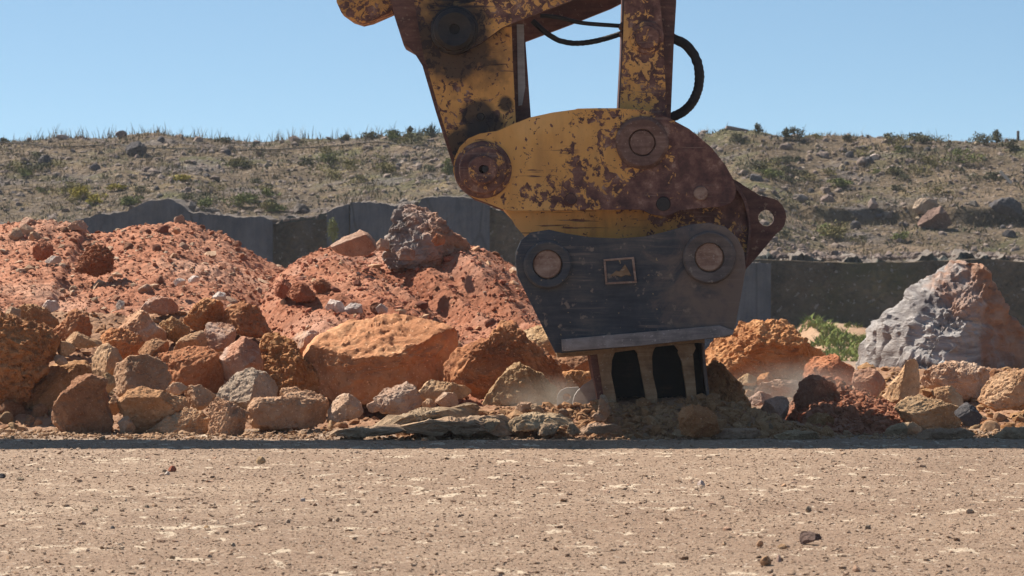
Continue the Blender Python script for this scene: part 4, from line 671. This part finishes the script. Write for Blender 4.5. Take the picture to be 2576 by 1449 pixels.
disc('hole_disc', 1221, 426, 9, 21.437, 21.45, M['soot'], coupler)  # black disc over the boss centre, its colour stands for a hole's shade
lathe('pin_boss', 1615, 359, [(0, 21.535), (30, 21.535), (32, 21.545), (33, 21.548), (35, 21.53), (58, 21.527), (64, 21.535), (67, 21.545), (68, 21.60)], M['rustmid'], coupler, wob=.018, seed=3)
disc('bolt', 1436, 501, 15, 21.545, 21.60, M['rust'], coupler, seg=24); disc('bolt', 1763, 486, 18, 21.54, 21.60, M['rustlight'], coupler, seg=24)
disc('pin_end', 1678, 520, 15, 22.2, 22.39, M['dustysteel'], coupler)
prism('lifting_eye', [(1850, 447), (1861, 452), (1880, 465), (1920, 490), (1952, 497), (1966, 503), (1977, 514), (1985, 530), (1987, 545), (1983, 565), (1975, 577), (1961, 588), (1916, 643), (1873, 690), (1850, 690)], 21.84, 21.94, M['rust'], coupler, 0, hole=(1937, 547, 21))
prism('rear_rib', [(1843, 452), (1862, 470), (1880, 500), (1890, 538), (1894, 574), (1888, 630), (1874, 690), (1868, 690), (1882, 633), (1888, 574), (1884, 538), (1873, 502), (1856, 476)], 21.66, 21.72, M['rust'], coupler, .002)
# black bracket and ribbed frame
br_pts = [(1297, 660), (1298, 633), (1311, 604), (1335, 585), (1380, 578), (1425, 588), (1484, 597), (1552, 600), (1620, 595), (1680, 581), (1734, 565), (1780, 561), (1820, 570), (1851, 597), (1868, 633), (1872, 679), (1866, 711), (1853, 780), (1844, 828), (1836, 838), (1815, 843), (1600, 866), (1411, 886), (1396, 886), (1370, 833), (1330, 752), (1301, 694)]
brk = prism('bracket', br_pts, 21.40, 21.47, M['black'], ex, .009)
prism('side_plate', br_pts, 22.50, 22.57, M['black'], brk, .009)
prism('bottom_flange', [(1411, 852), (1500, 844), (1650, 831), (1806, 817), (1842, 830), (1838, 841), (1815, 845), (1600, 868), (1413, 882)], 21.36, 21.397, M['lip'], brk, .006)
prism('base_plate', [(1400, 872), (1640, 850), (1838, 832), (1836, 846), (1600, 870), (1412, 888)], 21.475, 22.495, M['black'], brk, .004)
for n_, (x, y, ro, m_) in enumerate(((1376, 664, 60, 'black'), (1780, 646, 66, 'blackworn'))):
    lathe('pin_boss', x+1, y+2, [(37, 21.40), (38, 21.375), (ro-5, 21.37), (ro-1.5, 21.376), (ro, 21.385), (ro, 21.42)], M[m_], brk)
    disc('pin', x, y, 36, 21.385, 21.46, M['rustlight'], brk)
npl = prism('nameplate', [(1516, 652), (1592, 646), (1600, 711), (1521, 715)], 21.388, 21.40, M['black'], brk, .002)
for pts in ([(1516, 652), (1592, 646), (1593, 651), (1517, 657)], [(1521, 710), (1599.5, 706), (1600, 711), (1521.5, 715)], [(1516.5, 657.5), (1522, 657), (1526, 709), (1521, 709.5)], [(1587, 652), (1593, 651.5), (1599, 705.5), (1594, 706)]):
    prism('border', pts, 21.382, 21.387, M['rustlight'], npl, .001)
prism('emblem', [(1532, 695), (1548, 680), (1556, 684), (1570, 664), (1580, 682), (1586, 694), (1572, 690), (1560, 697), (1548, 691)], 21.380, 21.387, M['clayed'], npl, .002)
frame_top = prism('ribbed_frame', [(1398, 884), (1600, 866), (1770, 849), (1772, 862), (1741, 862), (1633, 874), (1531, 888), (1505, 890), (1483, 893), (1402, 899)], 21.49, 22.45, M['clayed'], ex, .005)
for pts in ([(1502, 890), (1549, 884), (1539, 893), (1535, 905), (1537, 940), (1549, 1000), (1556, 1070), (1526, 1070), (1519, 1000), (1508, 930)], [(1594, 878), (1650, 872), (1638, 882), (1635, 896), (1641, 940), (1652, 990), (1658, 1070), (1632, 1070), (1622, 990), (1611, 930), (1607, 893)], [(1694, 867), (1746, 862), (1743, 874), (1742, 890), (1748, 960), (1758, 1070), (1734, 1070), (1724, 975), (1714, 910), (1709, 884)]):
    prism('rib', pts, 21.49, 21.60, M['clayed'], frame_top, .012)
prism('side_wall', [(1763, 858), (1771, 857), (1777, 930), (1787, 1016), (1791, 1070), (1783, 1070), (1778, 1000), (1769, 930)], 21.53, 22.44, M['black'], frame_top, .006)
prism('side_wall', [(1483, 894), (1502, 891), (1512, 940), (1524, 1000), (1532, 1070), (1516, 1070), (1500, 990)], 21.53, 22.44, M['rust'], frame_top, .006)
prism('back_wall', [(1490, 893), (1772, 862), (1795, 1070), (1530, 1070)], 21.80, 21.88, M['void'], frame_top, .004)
def arc(cx, cy, r, a0, a1, n=14): return [(cx+r*math.cos(R(a0+(a1-a0)*i/n)), cy+r*math.sin(R(a0+(a1-a0)*i/n))) for i in range(n+1)]
prism('curved_wing', [(1442, 1040)]+[(1443, 1015), (1447, 1000), (1455, 988), (1468, 975), (1485, 964), (1494, 957), (1500, 968), (1508, 985), (1516, 1003), (1520, 1040)], 21.86, 21.90, M['dustysteel'], frame_top, .006)
prism('rounded_lug', [(1404, 1045), (1403, 1012), (1406, 998), (1414, 988), (1427, 982), (1460, 980), (1470, 1045)], 21.96, 22.0, M['dustysteel'], frame_top, 0, hole=(1428, 1006, 10))
# hoses
hose('hose', [(1360, 30, 21.9), (1407, 31, 21.9), (1440, 46, 21.9), (1500, 52, 21.9), (1570, 56, 21.9), (1600, 57, 21.95)], .0105, M['rubber'], ex)
hose('hose', [(1340, 40, 22.0), (1364, 62, 22.0), (1392, 87, 22.0), (1445, 102, 22.0), (1515, 92, 22.0), (1570, 72, 22.0), (1600, 62, 22.0)], .0135, M['rubber'], ex, 300)
hose('hose', [(1680, 78, 22.0), (1702, 84, 22.0), (1740, 100, 21.98), (1768, 150, 21.95), (1770, 205, 21.95), (1752, 258, 21.95), (1715, 284, 21.98), (1680, 294, 22.0)], .024, M['rubber'], ex, 260)
for x, y in ((1568, 56), (1568, 74)): disc('hose_fitting', x+2, y, 8, 21.80, 22.06, M['rust'], ex)
# unseen above the picture, added for the shadow band on the ground: boom, beam
def beam(name, pts, D1, D2, mat, bev=.02):
    q = [(x-RT[0], z) for x, z in pts]; bm = bmesh.new(); f = [bm.verts.new((x, D1-RT[1], z)) for x, z in q]; b = [bm.verts.new((x, D2-RT[1], z)) for x, z in q]; n = len(q); bm.faces.new(f); bm.faces.new(b[::-1])
    for i in range(n): bm.faces.new((f[(i+1) % n], f[i], b[i], b[(i+1) % n]))
    bmesh.ops.recalc_face_normals(bm, faces=bm.faces); bmesh.ops.bevel(bm, geom=bm.edges[:], offset=bev, segments=2, affect='EDGES'); me = bpy.data.meshes.new(name); bm.to_mesh(me); bm.free(); return link(name, me, mat, ex)
shadow_boom = beam('shadow_boom', [(-9.5, 1.8), (-7, 2.4), (-4.5, 2.54), (-.6, 2.56), (.45, 2.56), (.45, 3.2), (-.6, 3.3), (-4.5, 3.36), (-7, 3.3), (-9.5, 2.8)], 21.7, 22.3, pm_stick)
beam_r = beam('shadow_beam', [(.40, 2.5), (2.4, 2.6), (2.4, 3.25), (.40, 3.15)], 21.7, 22.3, pm_link)  # unseen box beam, added to carry the shadow band on to the right

# ------------------------------------------------------------------ hillside rocks and plants
def hillrock(label, px, py, w, h, m, seed, rough=1., group=None):
    x, D, z = on_hill(px, min(py+h*.5, 640)); rng = random.Random(seed)
    q = [(px+a*w*rng.uniform(.85, 1.15), py+b*h*rng.uniform(.85, 1.15)) for a, b in [(-.5, .25), (-.44, -.15), (-.2, -.48), (.15, -.5), (.42, -.2), (.5, .25), (.3, .6), (-.3, .6)]]
    return rock('boulder', label, 'boulder', 'P', q, D, M[m], seed, rough, 5 if w > 50 else 4, group=group, planes=[((0, -.75, -.65), .35)] if w > 70 else ())
for i, a in enumerate([('large dark boulder on the left hillside, upon the cable', 343, 374, 56, 34, 'dark'), ('dark rounded boulder lower left of the one upon the cable', 112, 404, 38, 26, 'dark'), ('brown boulder on the left skyline hump', 306, 337, 30, 16, 'hillrock'), ('brown boulder on the far left skyline', 155, 345, 34, 14, 'hillrock'),
        ('dark stone below the skyline hump', 404, 350, 22, 14, 'dark'), ('brown skyline boulder nearest the agave', 740, 349, 30, 16, 'hillrock'), ('brown skyline stone between the hump and the agave', 498, 350, 24, 12, 'hillrock'), ('small dark stone on the cable at the middle of the left slope', 572, 383, 24, 14, 'dark'),
        ('pale boulder on the edge of the sawn face', 757, 524, 44, 20, 'ledge'), ('dark stone in the left grey rubble', 240, 420, 26, 16, 'dark'), ('pale stone at the left end of the slope', 60, 404, 22, 14, 'hillrock'), ('flat pale slab on top of the humped sawn face', 530, 530, 50, 14, 'ledge'),
        ('brown boulder with a dark underside on the right bench', 2352, 550, 78, 54, 'hillbrown'), ('small dark round boulder on the right bench', 2152, 566, 26, 20, 'dark'), ('pointed pale rock on the right bench edge', 2195, 512, 26, 22, 'hillrock'), ('flat pale rock on the right bench', 2232, 540, 40, 14, 'ledge'),
        ('white stone high on the right hillside', 2200, 342+52, 22, 14, 'white'), ('dark rock ledge at the top of the right bench', 2330, 515, 60, 36, 'grey'), ('dark rock outcrop at the right edge of the hillside', 2530, 520, 90, 44, 'dark'), ('pale flat stone below the right outcrop', 2450, 512, 30, 14, 'ledge'),
        ('dark rock near the right edge, above the long rough face', 2540, 588, 40, 18, 'dark'), ('pale rounded rock left on the right bench', 2010, 498, 44, 16, 'ledge'), ('pale rounded rock on the right bench beside the lifting eye', 2080, 500, 40, 18, 'hillrock'), ('flat dark rock right of the quick coupler', 1908, 478, 34, 12, 'grey')]):
    hillrock(*a, 600+i)
hb = []
for k in range(8):
    V, T = ico(3); r2 = np.random.RandomState(900+k); q = V*r2.uniform(.6, 1.2, 3)*np.array([1, 1, .8])
    for j in range(6):
        nn = r2.normal(size=3); nn /= np.linalg.norm(nn); d = q@nn; q = q-np.outer(np.maximum(0, d-r2.uniform(.5, .8)), nn)
    q = q+vnormals(q, T)*(.14*fbm(q*2+k*9, 3, k))[:, None]; me = np_mesh('hill_stone', q, T, False); me.materials.append(M[('hillrock', 'grey', 'hillrock', 'dark')[k % 4]]); hb.append(me)
rng = np.random.RandomState(71)
def hill_stones(n, cx, cy, sx, sy, lo, hi, label, group):
    for k in range(n):
        px, py = rng.normal(cx, sx), rng.normal(cy, sy)
        if not (345 < py < 640) or px < -20 or px > 2600: continue
        x, D, z = on_hill(px, py); s = psize(rng, 1, lo, hi, 1.8)[0]
        o = bpy.data.objects.new('hill_stone', hb[rng.randint(8)]); COL.objects.link(o); o.location = (x, D, z); o.scale = (s,)*3; o.rotation_euler = (rng.uniform(-.4, .4), rng.uniform(-.4, .4), rng.uniform(0, 6)); tag(o, label, 'rock', group)
hill_stones(62, 380, 435, 80, 32, .04, .15, 'small grey stone in the rubble patch on the left hillside', 'rubble patch on the left hillside')
hill_stones(40, 40, 440, 70, 50, .04, .14, 'small stone scattered at the far left of the hillside', 'stones at the far left of the hillside')
hill_stones(55, 990, 405, 80, 35, .035, .13, 'small grey stone on the hillside left of the excavator arm', 'stones left of the arm on the hillside')
hill_stones(105, 2150, 405, 160, 45, .05, .18, 'grey rubble stone on the right hillside above the bench', 'rubble on the right hillside')
hill_stones(50, 2250, 560, 180, 45, .035, .13, 'small stone lying on the right bench', 'stones on the right bench')
n = 9000; hx_ = rng.uniform(-13, 13, n); hy_ = rng.uniform(DE+.3, DC+.3, n); tag(scatter('rubble', np.stack([hx_, hy_, hill_z(hx_[None], hy_[None])[0]], 1), psize(rng, n, .018, .12, 2.), M['hillrock'], 81), 'fine stone litter over the whole hillside', 'rubble', kind='stuff')

for k, (a_, b_, D_) in enumerate([(edge, (200, 1260), 88.4), (edge, (1900, 2600), 89.4)]):
    n = 900; px_ = rng.uniform(*b_, n); d_ = D_+rng.uniform(0, 2.2, n); x_ = (px_-CX)/F*d_; z_ = np.maximum(HC-(interp(edge, px_)-YH)/F*D_-.02, hill_z(x_[None], np.maximum(d_, DE)[None])[0]); tag(scatter('rubble', np.stack([x_, d_, z_], 1), psize(rng, n, .02, .16, 1.9), M[('ledge', 'hillrock')[k]], 83+k), ('broken ledge stones along the top of the sawn faces', 'broken ledge stones along the top of the long rough face')[k], 'rubble', kind='stuff')

def blades(name, pos, h, wd, lean, mat, label, seed, kind='stuff', cat='grass'):
    r = np.random.RandomState(seed); n = len(pos); a = r.uniform(0, 6.28, n); b = r.uniform(0, 6.28, n); pos = np.asarray(pos)
    tip = pos+np.stack([np.cos(b)*h*lean, np.sin(b)*h*lean, h], 1); mid = pos+np.stack([np.cos(b)*h*lean*.35, np.sin(b)*h*lean*.35, h*.55], 1); d = np.stack([np.cos(a)*wd, np.sin(a)*wd, 0*a], 1)
    V = np.stack([pos-d, pos+d, mid+d*.7, mid-d*.7, tip+d*.12, tip-d*.12], 1).reshape(-1, 3); k = np.arange(n)[:, None]*6
    Fc = np.concatenate([k+np.array([0, 1, 2, 3]), k+np.array([3, 2, 4, 5])]); return tag(link(name, np_mesh(name, V, Fc), mat), label, cat, kind=kind)
# dry grass over the slope and along the skyline
pos, hh = [], []
g = rng.normal(size=(420, 2))
for k in range(420):
    cx_, cy_ = rng.uniform(-13, 13), rng.uniform(DE+.5, DC+.6)
    for j in range(22): pos.append((cx_+rng.normal()*.16, cy_+rng.normal()*.16)); hh.append(rng.uniform(.05, .17))
for k in range(150):
    cx_ = rng.uniform(-13, 2 if k < 110 else 13)
    for j in range(6): pos.append((cx_+rng.normal()*.08, DC+rng.uniform(-.5, .6))); hh.append(rng.uniform(.10, .42)*rng.uniform(.4, 1))
pos = np.array(pos); blades('dry_grass', np.column_stack([pos, hill_z(pos[:, 0][None], pos[:, 1][None])[0]-.02]), np.array(hh), .009, .35, M['straw'], 'dry straw coloured grass over the hillside and its skyline', 3)
# low weeds
pos, hh = [], []
for k in range(900):
    cx_, cy_ = rng.uniform(-13, 13), rng.uniform(DE+.4, DC); 
    for j in range(9): pos.append((cx_+rng.normal()*.10, cy_+rng.normal()*.10)); hh.append(rng.uniform(.03, .10))
pos = np.array(pos); blades('weeds', np.column_stack([pos, hill_z(pos[:, 0][None], pos[:, 1][None])[0]-.01]), np.array(hh), .018, .6, M['scrub'], 'low olive weeds over the hillside', 4)
def bush(label, px, py, w, h, mat, seed, D=None, n=None, group=None, name='shrub', leaf=.028):
    """leafy shrub: clumps of small leaves with gaps, on thin stems; px,py = middle of its foot"""
    if D is None: x, D, z = on_hill(px, py)
    else: x, D, z = P(px, py, D)
    W, H = w/F*D, h/F*D; r = np.random.RandomState(seed); nc = 14; cl = np.stack([r.normal(0, .26, nc)*W, r.normal(0, .22, nc)*W, r.uniform(.2, .92, nc)*H], 1); cl[:, :2] *= (1.15-cl[:, 2:]/H*.6); n = n or 420
    c = cl[r.randint(0, nc, n)]+r.normal(size=(n, 3))*np.array([W*.11, W*.11, H*.10]); c[:, 2] = np.maximum(c[:, 2], .01)
    u = r.normal(size=(n, 3)); u /= np.linalg.norm(u, axis=1, keepdims=True); v = np.cross(u, r.normal(size=(n, 3))); v /= np.linalg.norm(v, axis=1, keepdims=True); s = leaf*r.uniform(.6, 1.3, (n, 1))
    V = np.stack([c-u*s, c+v*s*.45, c+u*s, c-v*s*.45], 1).reshape(-1, 3); Fc = np.arange(n*4).reshape(-1, 4)
    st = []; 
    for q in cl:
        d = np.array([.006, 0, 0]); st += [(-d), d, q+d*.4, q-d*.4]
    V = np.concatenate([V, np.array(st)]); Fc = np.concatenate([Fc, np.arange(nc*4).reshape(-1, 4)+n*4])
    return tag(link(name, np_mesh(name, V, Fc, False), mat, loc=(x, D, z-.02)), label, 'shrub', group)
for i, a in enumerate([('dark shrub on the skyline, left of the first fence post', 2002, 354, 46, 34, 'scrub'), ('tiny upright skyline shrub left of the dark shrub', 1979, 352, 18, 30, 'scrub'), ('small skyline shrub on the pinkish hump right of the coupler', 1906, 334, 22, 24, 'scrub'), ('low dark shrub beneath the skyline slab', 1852, 356, 50, 20, 'scrub'),
        ('low dark shrub mound between the two fence posts', 2320, 358, 70, 18, 'scrub'), ('grey green shrub just right of the first fence post', 2235, 356, 34, 22, 'scrub'), ('small shrub left of the first fence post, on the skyline', 2135, 356, 24, 18, 'scrub'), ('large dark shrub left of the last fence post', 2480, 366, 74, 34, 'scrub'), ('tall thin sprig rising from the large dark shrub', 2508, 360, 22, 36, 'scrub'), ('dark shrub under the last fence post', 2545, 376, 34, 26, 'scrub'),
        ('small shrub on the skyline halfway between the hump and the agave', 560, 358, 40, 14, 'scrub'), ('thin weedy skyline shrub left of the agave', 1030, 346, 18, 28, 'scrub'), ('weedy skyline shrub two left of the agave', 990, 346, 30, 22, 'scrub'), ('weedy skyline shrub three left of the agave', 930, 350, 44, 18, 'scrub'), ('small skyline shrub left of the brown boulder pair', 870, 354, 24, 16, 'scrub'), ('skyline shrub at the far left edge', 12, 358, 24, 14, 'scrub'),
        ('dark green shrub on the slope above the humped sawn face', 330, 515, 62, 24, 'weed'), ('dark green shrub on the slope above the recessed rough face', 600, 520, 90, 30, 'weed'), ('olive shrub patch on the slope left of the coupler', 830, 410, 50, 26, 'weed'), ('green shrub at the left of the coupler\'s pin boss', 1128, 440, 40, 44, 'weed'), ('green shrub patch on the right hillside', 2420, 410, 110, 36, 'weed'),
        ('yellow flowering weed clump above the left end of the quarry', 200, 498, 56, 30, 'yellowweed'), ('yellow flowering weed beside the larger yellow clump', 238, 510, 44, 26, 'yellowweed'), ('thin yellow weed patch on the slope above the quarry face', 455, 455, 60, 16, 'yellowweed'), ('yellow weed nearest the rubble patch', 300, 478, 40, 16, 'yellowweed'),
        ('olive weed patch beside the coupler on the right', 1930, 450, 70, 24, 'weed'), ('olive weed on the right bench edge', 2110, 470, 60, 22, 'weed')]):
    bush(a[0], *a[1:5], M[a[5]], 700+i, n=700 if a[3] > 50 else 420)
sb = []
for k in range(6):
    o = bush('low olive shrub among the dry grass of the hillside', 600, 420, 34+8*k, 16+3*k, M[('scrub', 'weed', 'scrub', 'olive', 'olive', 'scrub')[k]], 820+k, n=260, group='low shrubs over the hillside', name='low_shrub'); sb.append(o)
for cx_, cy_, sx, sy, n in ((560, 500, 130, 22, 17), (900, 420, 90, 30, 16), (150, 470, 90, 30, 12), (2000, 440, 70, 28, 14), (2330, 420, 150, 32, 22), (1060, 350, 60, 6, 12), (2350, 356, 160, 5, 6), (2100, 600, 90, 14, 10)):
    for k in range(n):
        px, py = rng.normal(cx_, sx), rng.normal(cy_, sy)
        if not (346 < py < 636) or px < -10 or px > 2590 or 1180 < px < 1780: continue
        x, D, z = on_hill(px, py); src = sb[rng.randint(6)]; o = src.copy(); COL.objects.link(o); o.location = (x, D, z-.02); o.rotation_euler.z = rng.uniform(0, 6.28); o.scale = (rng.uniform(.6, 1.25),)*3
bush('small green plant growing from the recessed dark quarry face', 838, 610, 26, 60, M['weed'], 780, D=88.0)
bush('leafy plant hanging on the dark face right of the sawn block', 2070, 800, 90, 110, M['scrub'], 781, D=88.6, n=500)
# agave
x, D, z = on_hill(1086, 345); V, Fc = [], []
for k in range(26):
    a = k*2.399; t = .2+.95*(k/26); L_ = .36*random.Random(k).uniform(.8, 1.1); d = np.array([math.cos(a)*math.sin(t), math.sin(a)*math.sin(t), math.cos(t)]); s = np.cross(d, [0, 0, 1.]); s /= np.linalg.norm(s); u = np.cross(s, d); b0 = len(V)
    for f_, w_ in ((0, .022), (.4, .028), (.75, .016), (1, .001)): c = d*L_*f_+np.array([0, 0, -.05*f_*f_*t]); V += [c-s*w_, c+u*w_*.35, c+s*w_, c-u*w_*.15]
    for j in range(3):
        for q in range(4): Fc.append([b0+j*4+q, b0+j*4+(q+1) % 4, b0+(j+1)*4+(q+1) % 4, b0+(j+1)*4+q])
tag(link('agave', np_mesh('agave', V, Fc), M['agave'], loc=(x, D, z)), 'spiky grey green agave on the skyline left of the arm', 'plant')
# fence posts, slab, plank, cable
def post(label, px, y0, y1, w):
    D = DC-.3; b = P(px, y1+6, D); t = P(px, y0, D); bm = bmesh.new(); bmesh.ops.create_cone(bm, cap_ends=True, segments=12, radius1=w/2/F*D, radius2=w/2.3/F*D, depth=t[2]-b[2]+.5); bmesh.ops.bevel(bm, geom=bm.edges[:], offset=.004, segments=1, affect='EDGES'); me = bpy.data.meshes.new('fence_post'); bm.to_mesh(me); bm.free()
    tag(link('fence_post', me, M['wood'], loc=(b[0], D, (t[2]+b[2]-.5)/2)), label, 'fence post', 'posts along the skyline')
post('wooden fence post on the right skyline, middle one of three', 2183, 339, 362, 9); post('wooden fence post near the right edge, tallest on the skyline', 2561, 329, 362, 8); post('short fence post beside the quick coupler\'s curve on the skyline', 1796, 342, 362, 6)
def plank(name, label, cat, a, b, D, th, dep, mat):
    a, b = P(*a, D), P(*b, D); d = b-a; L_ = np.linalg.norm(d); bm = bmesh.new(); bmesh.ops.create_cube(bm, size=1); bmesh.ops.scale(bm, vec=(L_, dep, th), verts=bm.verts); bmesh.ops.bevel(bm, geom=bm.edges[:], offset=th*.15, segments=2, affect='EDGES'); me = bpy.data.meshes.new(name); bm.to_mesh(me); bm.free()
    o = link(name, me, mat, loc=(a+b)/2); o.rotation_euler = (0, -math.atan2(d[2], d[0]), 0); tag(o, label, cat)
plank('stone_slab', 'flat dark slab tilted on the right skyline hump', 'slab', (1826, 321), (1882, 332), DC-.1, .09, .6, M['hillrock']); plank('plank', 'bleached plank leaning on the right hillside rubble', 'plank', (2515, 430), (2545, 462), 96.8, .07, .05, M['palewood'])
cu = bpy.data.curves.new('cable', 'CURVE'); cu.dimensions = '3D'; sp = cu.splines.new('POLY'); pts = [on_hill(px, float(interp([(-30, 360), (60, 364), (120, 374), (200, 372), (290, 366), (350, 376), (460, 378), (560, 382), (700, 380), (790, 374), (880, 368), (950, 360), (1000, 366), (1060, 377), (1140, 374)], px))) for px in range(-30, 1141, 15)]
sp.points.add(len(pts)-1)
for p, q in zip(sp.points, pts): p.co = (q[0], q[1], q[2]+.03, 1)
cu.bevel_depth = .013; cu.bevel_resolution = 2; co_ = link('cable', cu); dg = bpy.context.evaluated_depsgraph_get(); me = bpy.data.meshes.new_from_object(co_.evaluated_get(dg)); bpy.data.objects.remove(co_); tag(link('cable', me, M['cable']), 'thin dark cable running across the left hillside', 'cable')
# green patch and spoil at the foot of the long rough face
mz = mound('rubble_bank', 'grassy spoil bank at the foot of the long rough quarry face', [(1960, 880), (2010, 820), (2040, 800), (2090, 812), (2130, 822), (2200, 828), (2300, 850), (2400, 880)], 87.5, 80, 89.5, 'earth_tan', 1.2, .06, .03, 15, dx=.06, dy=.12, zg=-1.25)
n = 7000; p, r_ = on_mound(mz, n, 91, .0, 1.0); keep = (fbm(p*np.array([1.2, .5, 0]), 3, 2) > -.02); p = p[keep]; blades('grass', p, r_.uniform(.04, .15, len(p)), .02, .9, M['grass'], 'bright green grass and weeds on the spoil bank by the rough quarry face', 6)

# dust raised where the frame digs in
def dustmat():
    m = bpy.data.materials.new('hanging dust'); m.use_nodes = True; t = m.node_tree; t.nodes.remove(t.nodes['Principled BSDF']); v = t.nodes.new('ShaderNodeVolumePrincipled'); v.inputs['Color'].default_value = (.93, .80, .66, 1); v.inputs['Anisotropy'].default_value = .35
    tc_ = t.nodes.new('ShaderNodeTexCoord'); le = t.nodes.new('ShaderNodeVectorMath'); le.operation = 'LENGTH'; sc_ = t.nodes.new('ShaderNodeVectorMath'); sc_.operation = 'MULTIPLY_ADD'; sc_.inputs[1].default_value = (2, 2, 2); sc_.inputs[2].default_value = (-1, -1, -1)
    t.links.new(tc_.outputs['Generated'], sc_.inputs[0]); t.links.new(sc_.outputs[0], le.inputs[0]); nz = t.nodes.new('ShaderNodeTexNoise'); nz.inputs['Scale'].default_value = 3.5; nz.inputs['Detail'].default_value = 4; t.links.new(tc_.outputs['Object'], nz.inputs['Vector'])
    a1 = t.nodes.new('ShaderNodeMapRange'); a1.inputs[1].default_value = .85; a1.inputs[2].default_value = .0; a1.interpolation_type = 'SMOOTHSTEP'; t.links.new(le.outputs['Value'], a1.inputs[0])
    a2 = t.nodes.new('ShaderNodeMapRange'); a2.inputs[1].default_value = .40; a2.inputs[2].default_value = .62; a2.inputs[4].default_value = 1.5; t.links.new(nz.outputs[0], a2.inputs[0])
    mu = t.nodes.new('ShaderNodeMath'); mu.operation = 'MULTIPLY'; t.links.new(a1.outputs[0], mu.inputs[0]); t.links.new(a2.outputs[0], mu.inputs[1]); t.links.new(mu.outputs[0], v.inputs['Density'])
    t.links.new(v.outputs[0], t.nodes['Material Output'].inputs['Volume']); return m
M['dust'] = dustmat()
for i, (px, py, D, rx, ry, rz, lb) in enumerate([(1990, 990, 22.5, .60, .9, .24, 'low veil of pale dust hanging over the boulders right of the machine'), (1385, 1000, 21.8, .36, .5, .16, 'small puff of dust drifting before the triangular boulder')]):
    V, T = ico(4); q = V*(1+.15*fbm(V*1.5+i*7, 3, 60+i))[:, None]*np.array([rx, ry, rz]); o = link('dust', np_mesh('dust', q, T), M['dust'], loc=tuple(P(px, py, D))); tag(o, lb, 'dust', kind='stuff')

# thin warm air between here and the hill
hm = bpy.data.materials.new('thin haze'); hm.use_nodes = True; t = hm.node_tree; t.nodes.remove(t.nodes['Principled BSDF']); v = t.nodes.new('ShaderNodeVolumePrincipled'); v.inputs['Color'].default_value = (.92, .95, 1., 1); v.inputs['Density'].default_value = .00034; v.inputs['Anisotropy'].default_value = .2; t.links.new(v.outputs[0], t.nodes['Material Output'].inputs['Volume'])
bm = bmesh.new(); bmesh.ops.create_cube(bm, size=1); bmesh.ops.scale(bm, vec=(300, 760, 16), verts=bm.verts); me = bpy.data.meshes.new('haze'); bm.to_mesh(me); bm.free(); tag(link('haze', me, hm, loc=(0, 270, 2)), kind='stuff')
